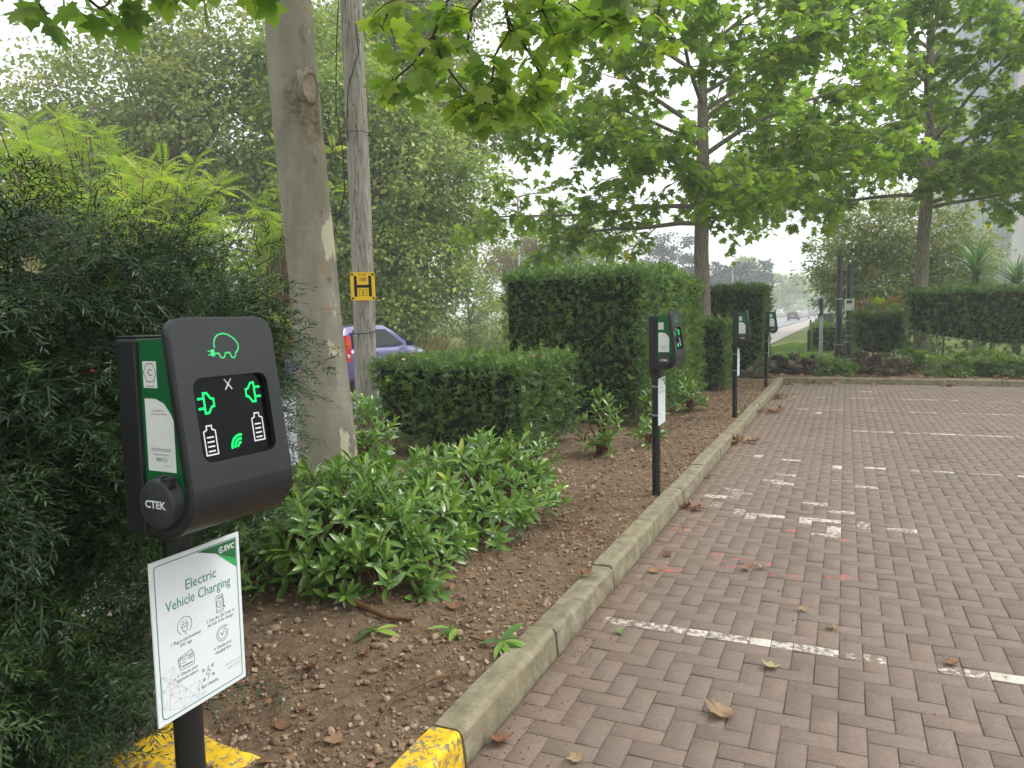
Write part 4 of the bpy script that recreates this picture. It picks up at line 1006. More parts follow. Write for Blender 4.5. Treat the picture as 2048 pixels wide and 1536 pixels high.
    for k in range(stems):
        px, py = r.uniform(-hx * .8, hx * .8), r.uniform(-hy * .6, hy * .6)
        px = -hx * .85 + 1.7 * hx * (k + .5) / stems if hx > hy else px; py = py if hx > hy else -hy * .85 + 1.7 * hy * (k + .5) / stems
        pts = [(px, py, -0.1), (px + r.normal(0, .02), py + r.normal(0, .02), 0.2), (px + r.normal(0, .05), py + r.normal(0, .05), max(z0 + 0.4 * Hh, 0.4))]
        MB().tube(pts, [0.028, 0.024, 0.014], 7).build('stem', M['bark'], root)
    return root
hedge('low_hedge', 'low clipped yew block beside the wooden pole, fallen leaves on its flat top', -4.08, -2.52, 6.0, 7.45, 0.17, 0.965, M['leaf_hedge'], 1080, SPRIG, seed=1)
hedge('tall_hedge', 'tall square clipped yew block standing behind the low hedge', -3.82, -2.08, 8.45, 9.6, 0.12, 1.86, M['leaf_hedge'], 940, SPRIG, seed=2)
hedge('tall_hedge', 'lighter green tall hedge running on behind the tall square block', -3.5, -2.06, 9.72, 12.4, 0.12, 1.98, M['leaf_hedge_light'], 620, SPRIG, seed=3, z1b=1.80, rough=0.05)
hedge('low_hedge', 'waist-high yew block next to the third charging post', -2.55, -1.72, 12.45, 13.55, 0.15, 1.22, M['leaf_hedge'], 1000, SPRIG, seed=4, rough=0.05)
hedge('tall_hedge', 'far tall dark hedge behind the second tree trunk, by the last charging post', -3.4, -1.42, 15.5, 16.9, 0.12, 1.84, M['leaf_hedge'], 720, SPRIG, seed=5)
hedge('long_hedge', 'long clipped hedge on bare stems at the right, beyond the parking bays', 1.22, 8.2, 17.9, 19.0, 0.30, 1.72, M['leaf_hedge'], 480, SPRIG_FAR, rz=-0.03, seed=6, hole=0.30, stems=14, skirt=0.35)
hedge('low_hedge', 'lower clipped hedge between the black posts and the long right hedge', 0.18, 1.22, 19.3, 20.3, 0.35, 1.24, M['leaf_hedge'], 700, SPRIG_FAR, seed=7, skirt=0.3)
hedge('low_hedge', 'small clipped hedge behind the white post and black bollard', -1.0, 0.3, 26.2, 27.2, 0.05, 0.85, M['leaf_hedge_light'], 450, SPRIG_FAR, seed=8, stems=2)

# ---- the overgrown yew beside the first charging post
def yew():
    root = empty('yew_bush', (-2.3, 1.2, 0.08), 0, 'dark overgrown yew with drooping sprays filling the left side', 'yew bush')
    O = np.array([-2.3, 1.2, 0.08]); r = np.random.default_rng(31)
    n = 3100
    # points on the outside of the shrub: front (towards +X), end (towards +Y) and top
    P, N_ = [], []
    k = int(n * 0.58); y = -0.5 + r.random(k) * 2.75; z = 0.06 + r.random(k) * 1.60; P.append(np.stack([np.full(k, -1.80), y, z], 1)); N_.append(np.tile([1, -0.12, 0.1], (k, 1)))
    k2 = int(n * 0.22); x = -2.85 + r.random(k2) * 1.05; z = 0.25 + r.random(k2) * 1.34; P.append(np.stack([x, np.full(k2, 2.22), z], 1)); N_.append(np.tile([0.3, 1, 0.1], (k2, 1)))
    k3 = n - k - k2; x = -2.95 + r.random(k3) * 1.15; y = -0.5 + r.random(k3) * 2.75; P.append(np.stack([x, y, np.full(k3, 1.80)], 1)); N_.append(np.tile([0.35, -0.1, 1.0], (k3, 1)))
    P = np.concatenate(P); N_ = unit(np.concatenate(N_))
    # lean back at the near end, bulge, lobes
    lobe = vnoise(P, 61, 2.6) * 0.12 + vnoise(P, 62, 6.0) * 0.06
    P = P + N_ * lobe[:, None]
    P[:, 0] -= np.clip((0.95 - P[:, 2]) * 0.0, 0, 1)
    near = np.clip((1.55 - P[:, 1]) / 1.2, 0, 1); P[:, 0] -= near * 0.20                  # gives way to the charging post
    far = np.clip((P[:, 1] - 1.5) / 1.1, 0, 1); P[:, 0] -= far * 0.28
    under = np.clip((0.75 - P[:, 2]) / 0.7, 0, 1) * np.clip((P[:, 1] - 1.2) / 0.8, 0, 1); P[:, 0] -= under * 0.55
    P[:, 2] += np.where(N_[:, 2] > 0.7, 0.12 * vnoise(P, 63, 2.2) - 0.26 + 0.24 * np.clip((1.62 - P[:, 1]) / 0.35, 0, 1), 0)
    P -= N_ * (r.random(len(P)) ** 1.4 * 0.30)[:, None]
    P[:, 2] *= np.where(N_[:, 2] > 0.7, 1.0, 1 - 0.085 * np.clip((P[:, 1] - 1.3) / 0.4, 0, 1))
    offv = (P[:, 1] < 0.85) & (r.random(len(P)) < 0.68)
    hollow = vnoise(P * np.array([1, 1, 1.7]), 66, 5.5)
    keep = ~((hollow > 0.38) & (r.random(len(P)) < 0.85)) & ~offv
    keep &= ~((P[:, 2] < 0.55) & (P[:, 1] > 1.75) & (r.random(len(P)) < 0.75))
    P, N_ = P[keep], N_[keep]; n = len(P)
    d = N_ * 0.85 + r.normal(0, 0.42, (n, 3)) + np.array([0.12, 0.10, 0.05])
    up = np.array([0, 0, 1.0]) + N_ * 0.55 + r.normal(0, 0.33, (n, 3))
    depth = 1 - np.clip(np.abs(((P - O) * N_).sum(1)), 0, 1)
    tint = np.clip(0.05 + 0.75 * r.random(n) ** 1.4 + 0.22 * vnoise(P, 64, 3.0), 0, 1)
    ti = r.integers(0, 4, n); parts = []
    for k in range(4):
        q = ti == k; parts.append(scatter(FRONDS[k], (P[q] - O) - unit(d[q]) * 0.12, frames(d[q], up[q]), 0.72 + 0.5 * r.random(q.sum()), tint[q]))
    # young light tips
    m = 420; q = r.integers(0, n, m); parts.append(scatter(needle_template(14, 0.02, 0.0032, seed=5, shoot=0.06), P[q] - O + unit(d[q]) * 0.10, frames(d[q] + r.normal(0, .4, (m, 3)), up[q]), 0.9 + 0.5 * r.random(m), np.full(m, 1.0)))
    # long sprays arching over the top into the light
    for (sx, sy, sz, dx, dy, dz, L) in ((-2.5, 0.95, 1.58, .45, .65, .25, 0.40), (-2.2, 1.9, 1.52, .5, .6, .3, 0.22), (-2.25, 2.15, 1.48, .8, .5, .0, 0.20), (-2.2, 2.2, 1.36, .85, .45, -.05, 0.24), (-2.2, 2.2, 1.2, .85, .4, -.1, 0.24),
                                        (-2.2, 2.2, 1.05, .8, .4, -.1, 0.22), (-2.5, 0.6, 1.62, .2, .4, .45, 0.22), (-2.3, 1.4, 1.55, .3, .5, .35, 0.22), (-1.80, 1.25, 0.52, .9, .35, .1, 0.30), (-1.82, 1.0, 0.33, .9, .2, .05, 0.34)):
        c = 6; t = np.linspace(0, 1, c); dv = np.array([dx, dy, dz]) / np.linalg.norm([dx, dy, dz])
        pp = np.array([sx, sy, sz]) + dv[None] * (t * L)[:, None] - np.array([0, 0, 1])[None] * (0.25 * L * t ** 2)[:, None]
        dd = np.tile(dv, (c, 1)) + r.normal(0, 0.25, (c, 3)); parts.append(scatter(FRONDS[1], pp - O, frames(dd, np.tile([0, 0, 1.0], (c, 1)) + r.normal(0, .2, (c, 3))), 0.62 + 0.25 * r.random(c), 0.25 + 0.4 * r.random(c)))
    foliage('foliage', parts, M['leaf_yew'], root)
    cur = []
    for k in range(46):
        y = r.uniform(-0.3, 1.9); z = r.uniform(0.25, 1.5); s = np.array([-2.45 + r.normal(0, .12), y + r.normal(0, .2), z * 0.75]); e = np.array([-1.95 + r.normal(0, .05), y, z]); mid = (s + e) / 2 + np.array([0, 0, 0.06])
        cur.append(([s - O, mid - O, e - O], 0.012, 0.003))
    twigs('branch', cur, M['twig'], root, 5)
    for k in range(6):
        y = -0.3 + k * 0.34; x = -2.5 + r.normal(0, .1); pts = [(x - O[0], y - O[1], -.1), (x - O[0] + r.normal(0, .05), y - O[1] + r.normal(0, .08), 0.6), (x - O[0] + r.normal(0, .12), y - O[1] + r.normal(0, .14), 1.5)]
        MB().tube(pts, [0.035, 0.027, 0.012], 7).build('stem', M['bark'], root)
    # solid heart of the bush, its dark colour standing for shade in hollows
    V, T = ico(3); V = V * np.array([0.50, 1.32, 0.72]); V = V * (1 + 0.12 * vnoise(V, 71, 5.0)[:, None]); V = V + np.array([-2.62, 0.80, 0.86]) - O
    me = np_mesh('shade_core', V, T, M['hedge_inside'], smooth=True); link(bpy.data.objects.new('shade_core', me), root)
yew()

# ---- laurels
def laurel_leaf():
    ts = [0.0, 0.2, 0.45, 0.7, 0.9, 1.0]; w = [0.03, 0.10, 0.142, 0.128, 0.06, 0.0]; V = []; T = []
    for t, ww in zip(ts, w):
        z = 0.10 * t - 0.28 * t * t
        V += [(-ww, t, z + 0.30 * ww), (0, t, z), (ww, t, z + 0.30 * ww)]
    for i in range(5):
        a = i * 3
        T += [(a, a + 1, a + 4), (a, a + 4, a + 3), (a + 1, a + 2, a + 5), (a + 1, a + 5, a + 4)]
    return np.array(V, float), np.array(T)
LAUREL = laurel_leaf()
def laurel(label, cx, cy, z0, rx, ry, h, shoots, seed, leaf=0.095, ln=8, open_=0.0):
    r = np.random.default_rng(seed); root = empty('laurel_shrub', (cx, cy, z0), 0, label, 'shrub'); parts = []; cur = []
    for k in range(shoots):
        th = r.random() * 6.283; el = math.acos(r.uniform(0.05, 1.0) ** (0.8)); rad = r.uniform(0.72, 1.0)
        e = np.array([math.sin(el) * math.cos(th) * rx, math.sin(el) * math.sin(th) * ry, math.cos(el) * h * 0.92 + 0.06]) * np.array([rad, rad, 0.75 + 0.3 * rad])
        e[2] += 0.05 * r.normal(); s = np.array([r.normal(0, rx * .12), r.normal(0, ry * .12), 0.0]); md = s * 0.4 + e * 0.5 + np.array([0, 0, 0.10 * h])
        cur.append(([s, s * 0.6 + md * 0.4 + [0, 0, .03], md, e], 0.008 if open_ else 0.007, 0.0025))
        ax = unit((e - md)[None])[0] * 0.7 + np.array([0, 0, 0.45]) + r.normal(0, .15, 3); ax = ax / np.linalg.norm(ax)
        n = r.integers(ln - 2, ln + 4); ph = np.arange(n) * 2.4 + r.random() * 6
        u = np.cross(ax, [0.3, 0.5, 0.8]); u /= np.linalg.norm(u); v = np.cross(ax, u)
        back = np.linspace(0, 0.075, n); op = np.linspace(0.45, 1.25, n) + r.normal(0, .12, n)
        d = ax[None] * np.cos(op)[:, None] + (u[None] * np.cos(ph)[:, None] + v[None] * np.sin(ph)[:, None]) * np.sin(op)[:, None]
        pos = e[None] - ax[None] * back[:, None]
        nr = ax[None] * 1.0 - d * 0.2 + r.normal(0, .22, (n, 3))
        sc = leaf * (0.75 + 0.5 * r.random(n)) * np.linspace(0.75, 1.05, n)
        parts.append(scatter(LAUREL, pos, frames(d, nr), sc, np.clip(0.62 - np.linspace(0, .45, n) + r.normal(0, .14, n) + (0.45 if r.random() < 0.03 else 0), 0, 1)))
    foliage('foliage', parts, M['leaf_laurel'], root); twigs('stem', cur, M['twig_brown'], root, 5)
    return root
laurel('big glossy green laurel around the foot of the plane tree', -2.33, 3.12, 0.10, 0.72, 0.70, 0.46, 340, 1)
laurel('glossy laurel squeezed between the yew and the plane tree', -2.72, 2.85, 0.08, 0.42, 0.42, 0.48, 100, 8)
laurel('loose glossy laurel leaning towards the kerb, right of the plane tree', -2.02, 4.05, 0.10, 0.54, 0.70, 0.46, 200, 2)
laurel('low laurel tips in front of the big laurel, nearest the kerb', -1.95, 2.82, 0.10, 0.30, 0.24, 0.28, 46, 3)
laurel('young laurel shoots between the wooden pole and the low hedge', -3.62, 5.05, 0.10, 0.42, 0.40, 0.62, 70, 4)
laurel('thin open laurel sapling at the corner of the tall hedge', -2.02, 6.62, 0.09, 0.24, 0.28, 0.50, 30, 5, 0.10, 6, 1)
laurel('small laurel sprouts at the foot of the lighter tall hedge', -1.82, 9.9, 0.09, 0.22, 0.45, 0.30, 34, 6, 0.10, 6, 1)
laurel('straggly sprouts under the right corner of the low hedge', -2.42, 5.85, 0.09, 0.30, 0.22, 0.24, 26, 9, 0.08, 5, 1)
laurel('straggly sprouts under the right corner of the tall hedge', -1.98, 8.4, 0.09, 0.2, 0.35, 0.34, 26, 10, 0.09, 5, 1)
laurel('sparse leafy sprouts on the soil behind the second charging post', -1.75, 7.4, 0.09, 0.16, 0.5, 0.18, 18, 7, 0.09, 5, 1)

# ---- trees
class Grower:
    def __init__(s, seed): s.r = np.random.default_rng(seed); s.wood = []; s.fine = []; s.anch = []
    def path(s, p, d, L, n, bend, jit):
        p = np.array(p, float); d = np.array(d, float) / np.linalg.norm(d); out = [p.copy()]
        for i in range(n):
            d = d + np.array([0, 0, bend]) / n + s.r.normal(0, jit, 3) / math.sqrt(n); d /= np.linalg.norm(d); p = p + d * L / n; out.append(p.copy())
        return out, d
    def limb(s, p, d, L, r0, nsub, ntwig, bend=-0.1, jit=0.22, twig=(0.3, 0.6), spread=0.95):
        pts, _ = s.path(p, d, L, 8, bend, jit); s.wood.append((pts, r0, r0 * 0.25))
        for k in range(nsub):
            t = 0.22 + 0.78 * (k + s.r.random() * 0.8) / nsub; i = min(int(t * 8), 7); f = t * 8 - i
            q = pts[i] * (1 - f) + pts[min(i + 1, 8)] * f; dd = pts[min(i + 1, 8)] - pts[i]; dd /= np.linalg.norm(dd)
            side = np.cross(dd, [0, 0, 1]); side /= max(np.linalg.norm(side), 1e-6)
            nd = dd * 0.55 + side * (1 if k % 2 else -1) * spread * s.r.uniform(.5, 1) + np.array([0, 0, s.r.normal(0.05, 0.40)])
            l2 = L * s.r.uniform(0.22, 0.42) * (1.15 - 0.5 * t); r2 = max(r0 * 0.30 * (1.1 - .5 * t), 0.006)
            sp, _ = s.path(q, nd, l2, 5, -0.25, 0.3); s.wood.append((sp, r2, 0.004))
            for j in range(ntwig):
                i2 = s.r.integers(1, 6); q2 = sp[i2]; d2 = sp[i2] - sp[i2 - 1]; d2 /= np.linalg.norm(d2)
                d3 = d2 + s.r.normal(0, 0.7, 3) + np.array([0, 0, -0.1])
                tp, _ = s.path(q2, d3, s.r.uniform(*twig), 3, -0.5, 0.3); s.fine.append((tp, 0.0042, 0.0018)); s.anch.append(tp)
    def twig(s, pts):
        pts = [np.array(p, float) for p in pts]; s.fine.append((pts, 0.011, 0.0035)); s.anch.append(pts)
    def leaves(s, per, size, tmpl, off=0.07, tint0=0.0, droop=0.55, size_jit=0.35):
        P, D, N_ = [], [], []
        for tp in s.anch:
            T = np.array(tp); m = len(T) - 1
            for k in range(per):
                t = s.r.random() ** 0.8 * m; i = min(int(t), m - 1); q = T[i] + (T[i + 1] - T[i]) * (t - i)
                o = s.r.normal(0, 1, 3); o[2] = o[2] * 0.5 - 0.35; o /= np.linalg.norm(o)
                P.append(q + o * off * s.r.uniform(.4, 1.3)); D.append(o + np.array([0, 0, -droop * s.r.random()])); N_.append(np.array([0, 0, 1.0]) + s.r.normal(0, 0.45, 3) + o * 0.5)
        P, D, N_ = np.array(P), np.array(D), np.array(N_); n = len(P)
        sz = size * (1 - size_jit / 2 + size_jit * s.r.random(n))
        tint = np.clip(s.r.beta(2.2, 2.2, n) * 0.8 + tint0 + (s.r.random(n) < 0.02) * 0.4, 0, 1)
        return scatter(tmpl, P, frames(D, N_), sz, tint)
    def build_wood(s, root, mat, O, fine=True, seg=6):
        O = np.array(O)
        twigs('branch', [([q - O for q in p], a, b) for p, a, b in s.wood], mat, root, seg) if s.wood else None
        if fine: twigs('twig', [([q - O for q in p], a, b) for p, a, b in s.fine], M['twig'], root, 4)

def trunk_obj(root, pts, radii, mat, O, seg=20, wob=0.02):
    # resample for a smooth, slightly uneven stem
    P = np.array(pts, float); t = np.linspace(0, len(P) - 1, 34); i = np.clip(t.astype(int), 0, len(P) - 2); f = (t - i)[:, None]
    Q = P[i] * (1 - f) + P[i + 1] * f; Rr = np.interp(t, np.arange(len(P)), radii)
    k = np.ones(3) / 3
    for _ in range(2): Q[1:-1] = (Q[:-2] + Q[1:-1] * 2 + Q[2:]) / 4
    return MB().tube([q - np.array(O) for q in Q], list(Rr), seg, wob=wob).build('trunk', mat, root)

# near plane tree with the pruned limb
def plane_near():
    O = (-2.94, 3.86, 0.1)
    root = empty('plane_tree', O, 0, 'near plane tree with mottled grey bark and a pruned limb scar, leaning left', 'tree')
    pts = [(-2.92, 3.85, -0.1), (-2.94, 3.86, 0.25), (-2.97, 3.88, 0.55), (-3.06, 3.94, 1.5), (-3.17, 3.98, 2.44), (-3.26, 4.04, 3.38), (-3.33, 4.10, 4.3), (-3.36, 4.15, 5.6), (-3.3, 4.2, 7.2)]
    trunk_obj(root, pts, [0.215, 0.195, 0.180, 0.150, 0.152, 0.148, 0.135, 0.10, 0.06], M['bark_plane'], O, 28, 0.018)
    # pruned limb: swollen collar and cut face looking towards the paving
    c = Vector((-3.085, 3.955, 2.80)) - Vector(O); n = Vector((0.93, -0.36, -0.10)).normalized()
    u = n.cross(Vector((0, 0, 1))).normalized(); v = u.cross(n); ax = Matrix((u, v, n)).transposed()
    col = MB(); seg = 28; prof = [(0.125, -0.10), (0.105, -0.03), (0.088, 0.03), (0.078, 0.058), (0.066, 0.064), (0.058, 0.055)]; vs = []
    for ri, h in prof:
        for k in range(seg):
            a = 2 * PI * k / seg; w = 1 + 0.07 * math.sin(3 * a + h * 40) + 0.05 * math.sin(7 * a + h * 90); vs.append(c + u * ri * w * 0.80 * math.cos(a) + v * ri * w * 1.25 * math.sin(a) + n * h)
    col.add(vs, [(i * seg + k, i * seg + (k + 1) % seg, (i + 1) * seg + (k + 1) % seg, (i + 1) * seg + k) for i in range(len(prof) - 1) for k in range(seg)], True)
    co = col.build('branch_collar', M['bark'], root)
    d = MB(); vs = [c + u * 0.060 * 0.8 * math.cos(2 * PI * k / seg) + v * 0.060 * 1.25 * math.sin(2 * PI * k / seg) + n * 0.056 for k in range(seg)]
    d.add(vs, [tuple(range(seg))]); d.build('cut_face', M['cut_wood'], co)['label'] = 'pale sawn face of the pruned limb'
    # loose bark plates standing off the stem below and above the scar
    r = random.Random(3)
    for (dz, an, w, h) in ((2.50, -0.36, .045, .09), (2.36, -0.28, .03, .07), (3.12, -0.40, .04, .12), (2.02, -0.30, .022, .05), (1.62, -0.24, .02, .05)):
        t = np.interp(dz, [p[2] for p in pts], range(len(pts))); i = int(t); f = t - i; cc = np.array(pts[i]) * (1 - f) + np.array(pts[i + 1]) * f; R_ = 0.156
        vs = [(cc[0] + (R_ + .004) * math.cos(an) - O[0], cc[1] + (R_ + .004) * math.sin(an) - O[1], dz - O[2])]
        for a in range(9):
            q = 2 * PI * a / 9; k_ = r.uniform(.45, 1.0); th = an + math.cos(q) * k_ * w * .45 / R_; zz = dz + math.sin(q) * k_ * h * .6; rr = R_ + 0.001 + 0.005 * r.random()
            vs.append((cc[0] + rr * math.cos(th) - O[0], cc[1] + rr * math.sin(th) - O[1], zz - O[2]))
        MB().add(vs, [(0, 1 + a, 1 + (a + 1) % 9) for a in range(9)]).build('bark_plate', M['flake'], root)
    g = Grower(5)
    for k, (z, az, el, L) in enumerate(((4.2, 10, 18, 3.2), (4.5, 70, 22, 3.0), (4.7, 140, 25, 2.6), (4.4, 200, 20, 2.8), (4.9, -40, 25, 3.0), (5.3, 30, 35, 2.6), (5.5, 110, 40, 2.4), (5.6, -90, 35, 2.6), (6.2, 0, 50, 2.0), (6.4, 180, 50, 2.0), (4.6, -120, 15, 3.0))):
        p = np.array([-3.34, 4.13, z]); a, e = RAD(az), RAD(el); g.limb(p, (math.cos(a) * math.cos(e), math.sin(a) * math.cos(e), math.sin(e)), L, 0.05, 9, 4, -0.15)
    # keep that crown above the picture: whatever hangs low is trimmed (the hanging sprays below are set one by one)
    g.anch = [t for t in g.anch if min(q[2] for q in t) > 3.95]; g.fine = [t for t in g.fine if min(q[2] for q in t[0]) > 3.95]
    crown = [g.leaves(6, 0.17, PLANE_LO)]
    h = Grower(6)
    A = [(-1.62, 4.54, 3.45), (-1.83, 4.43, 3.33), (-1.91, 4.38, 3.18), (-1.77, 4.42, 2.94), (-1.71, 4.44, 2.82), (-1.73, 4.42, 2.7), (-1.8, 4.38, 2.63)]
    B = [(-1.92, 4.41, 3.45), (-2.1, 4.31, 3.22), (-2.12, 4.27, 2.98), (-2.05, 4.29, 2.83), (-2.03, 4.29, 2.75), (-2.07, 4.26, 2.6)]
    C_ = [(-2.14, 4.31, 3.43), (-2.25, 4.25, 3.26), (-2.31, 4.2, 3.07), (-2.41, 4.14, 2.91), (-2.52, 4.07, 2.80), (-2.60, 4.03, 2.80)]
    D = [(-2.31, 4.2, 3.07), (-2.27, 4.2, 2.95), (-2.2, 4.22, 2.83), (-2.11, 4.25, 2.71), (-2.04, 4.26, 2.6)]
    E_ = [(-2.5, 4.15, 3.47), (-2.53, 4.13, 3.29), (-2.56, 4.09, 3.20), (-2.58, 4.06, 3.12)]
    F_ = [(-1.45, 4.61, 3.44), (-1.59, 4.53, 3.27), (-1.45, 4.58, 3.16), (-1.37, 4.61, 3.12)]
    G_ = [(-1.26, 4.7, 3.44), (-1.43, 4.6, 3.30), (-1.31, 4.65, 3.22), (-1.21, 4.68, 3.18)]
    H_ = [(-1.67, 4.52, 3.45), (-1.71, 4.48, 3.21), (-1.64, 4.49, 3.06)]
    I_ = [(-1.95, 4.39, 3.45), (-1.89, 4.39, 3.09), (-1.97, 4.34, 2.94), (-1.98, 4.32, 2.79), (-2.0, 4.29, 2.66), (-2.12, 4.23, 2.62)]
    rr = np.random.default_rng(8)
    for nm, per in ((A, 1), (B, 1), (C_, 1), (D, 1), (E_, 1), (F_, 1), (G_, 1), (H_, 1), (I_, 1), ([(-1.05, 5.41, 3.74), (-1.17, 5.34, 3.53), (-1.2, 5.31, 3.36), (-1.08, 5.34, 3.22)], 1), ([(-1.93, 4.85, 3.6), (-1.73, 4.89, 3.27), (-1.67, 4.9, 3.07), (-1.77, 4.83, 2.92)], 1)):
        h.twig(nm)
        # side twigs
        P = np.array(nm)
        for k in range(1, len(P)):
            for q in range(2):
                d = rr.normal(0, 1, 3); d[2] = d[2] * .4 - .25; tp, _ = h.path(P[k], d, rr.uniform(.10, .24), 3, -.3, .3)
                if tp[-1][2] > 2.5: h.fine.append((tp, 0.004, 0.002)); h.anch.append(tp)
    crown.append(h.leaves(4, 0.122, PLANE, 0.06, 0.10, 0.8))
    # the limbs that carry those sprays
    for a, b in (((-3.3, 4.1, 4.2), (-1.62, 4.54, 3.45)), ((-3.3, 4.1, 4.25), (-1.95, 4.39, 3.45)), ((-3.3, 4.1, 4.1), (-2.5, 4.15, 3.47)), ((-3.3, 4.12, 4.35), (-1.26, 4.7, 3.44)), ((-3.32, 4.1, 4.3), (-2.14, 4.31, 3.43)), ((-3.3, 4.1, 4.2), (-1.45, 4.61, 3.44))):
        a, b = np.array(a), np.array(b); md = (a + b) / 2 + np.array([0, 0, .35]); h.wood.append(([a, a * .6 + md * .4 + [0, 0, .1], md, b * .6 + md * .4, b], 0.03, 0.011))
    # sprays top left and two tips further right, shade put into leaf tint
    n_ = Grower(9)
    TL = [[(-3.62, 2.19, 2.96), (-3.32, 2.31, 2.87), (-3.22, 2.34, 2.76), (-3.19, 2.35, 2.70)], [(-3.38, 2.3, 2.97), (-3.12, 2.4, 2.86), (-3.0, 2.44, 2.75), (-2.93, 2.46, 2.70)], [(-3.09, 2.42, 2.95), (-2.92, 2.48, 2.84), (-2.95, 2.46, 2.75), (-3.0, 2.43, 2.72)],
          [(-2.69, 2.59, 2.95), (-2.59, 2.63, 2.84), (-2.57, 2.63, 2.78)], [(-1.0, 3.33, 2.90), (-0.9, 3.36, 2.82), (-0.86, 3.37, 2.76)]]
    TL += [[(-2.95, 2.48, 2.98), (-2.78, 2.54, 2.90), (-2.74, 2.55, 2.82)], [(-3.25, 2.34, 3.0), (-3.10, 2.38, 2.92), (-3.08, 2.38, 2.84)], [(-2.45, 2.70, 2.96), (-2.38, 2.72, 2.88), (-2.36, 2.72, 2.82)], [(-2.85, 2.53, 3.0), (-2.70, 2.58, 2.94), (-2.66, 2.60, 2.86)]]
    for t in TL: n_.twig(t)
    crown.append(n_.leaves(8, 0.135, PLANE, 0.07, -0.2, 0.9))
    for b in ((-3.62, 2.19, 2.96), (-3.38, 2.3, 2.97), (-3.09, 2.42, 2.95), (-2.69, 2.59, 2.95), (-1.0, 3.33, 2.90)):
        a = np.array((-3.32, 4.08, 4.2)); b = np.array(b); md = (a + b) / 2 + np.array([0, 0, .45]); n_.wood.append(([a, a * .6 + md * .4 + [0, 0, .1], md, b * .6 + md * .4 + [0, 0, .05], b], 0.03, 0.008))
    g.wood = [w for w in g.wood if min(q[2] for q in w[0]) > 3.8] + h.wood + n_.wood; g.fine += h.fine + n_.fine
    V, T, a = merge(crown); V = V - np.array(O); me = np_mesh('crown', V, T, M['leaf_plane'], {'tint': a}); link(bpy.data.objects.new('crown', me), root)
    g.build_wood(root, M['bark'], O)
plane_near()

def plane_far(label, O, top, r0, limbs, seed, per, size, dr=0.22):
    root = empty('plane_tree', O, 0, label, 'tree')
    b = np.array(O); r = np.random.default_rng(seed)
    H_ = top - b[2]; pts = [b + np.array([0, 0, -0.2])] + [b + np.array([r.normal(0, .035), r.normal(0, .035), H_ * t]) for t in (.12, .25, .4, .55, .7, .85, 1)]
    trunk_obj(root, pts, [r0 * 1.12, r0, r0 * .95, r0 * .9, r0 * .62, r0 * .45, r0 * .28, r0 * .1], M['bark'], O, 16, 0.03)
    g = Grower(seed)
    for z, az, el, L in limbs:
        t = (z - b[2]) / H_ * 7 + 0; i = min(int(t), 6); f = t - i; p = np.array(pts[min(i + 0, 6)]) * (1 - f) + np.array(pts[min(i + 1, 7)]) * f; p[2] = z
        a, e = RAD(az), RAD(el); g.limb(p, (math.cos(a) * math.cos(e), math.sin(a) * math.cos(e), math.sin(e)), L, max(r0 * .38 * (1 - .5 * (z - 2.5) / H_), .02), 12, 6, -0.16 - dr * max(0, (4.4 - z) / 1.4), 0.2)
    V, T, a = g.leaves(per, size, PLANE_LO, 0.09); me = np_mesh('crown', V - b, T, M['leaf_plane'], {'tint': a}); link(bpy.data.objects.new('crown', me), root)
    g.build_wood(root, M['bark'], O, True, 6)
r = random.Random(2)
L2 = [(3.3, -165, 14, 4.2), (3.0, -178, 8, 3.2), (3.5, 15, 20, 3.2), (3.7, 55, 16, 3.0), (3.5, -100, 12, 2.6), (4.0, -175, 26, 4.2), (4.6, -160, 32, 4.0), (5.0, 20, 32, 3.6), (3.35, -60, 12, 2.4), (3.6, 95, 18, 3.0), (3.9, -140, 22, 3.4), (3.8, 40, 22, 3.4), (4.2, -20, 25, 3.0), (4.4, 160, 25, 3.3), (4.8, 70, 30, 3.0), (5.1, -100, 30, 2.8), (5.3, 0, 35, 3.0), (5.6, 190, 35, 3.0), (6.0, 40, 42, 2.6), (6.3, 130, 45, 2.6), (6.6, -60, 45, 2.6), (7.1, 10, 55, 2.2), (7.3, 200, 55, 2.2), (7.7, 90, 62, 1.8)]
plane_far('second plane tree, its trunk rising between the clipped hedges along the kerb', (-2.42, 14.5, 0.08), 9.2, 0.14, L2, 21, 8, 0.155)
L3 = [(4.1, -178, 14, 4.4), (4.6, -165, 20, 4.6), (3.9, -20, 14, 4.2), (4.8, -5, 28, 4.6), (5.4, -60, 30, 3.6), (3.8, 5, 16, 4.0), (4.2, -70, 16, 2.6), (4.2, 80, 20, 3.6), (4.4, -130, 22, 4.0), (4.5, -30, 22, 3.8), (4.9, 30, 25, 4.0), (5.2, 165, 28, 4.2), (5.7, 100, 32, 3.6), (5.9, -100, 32, 3.4), (6.4, 0, 36, 4.0), (6.8, 195, 38, 4.0), (7.3, 50, 45, 3.4), (7.6, 140, 45, 3.4), (8.0, -60, 48, 3.2), (8.6, 10, 55, 2.8), (8.8, 200, 55, 2.8)]
plane_far('third plane tree, standing behind the long hedge at the right', (1.78, 21.7, 0.0), 11.5, 0.155, L3, 22, 12, 0.17, 0.0)

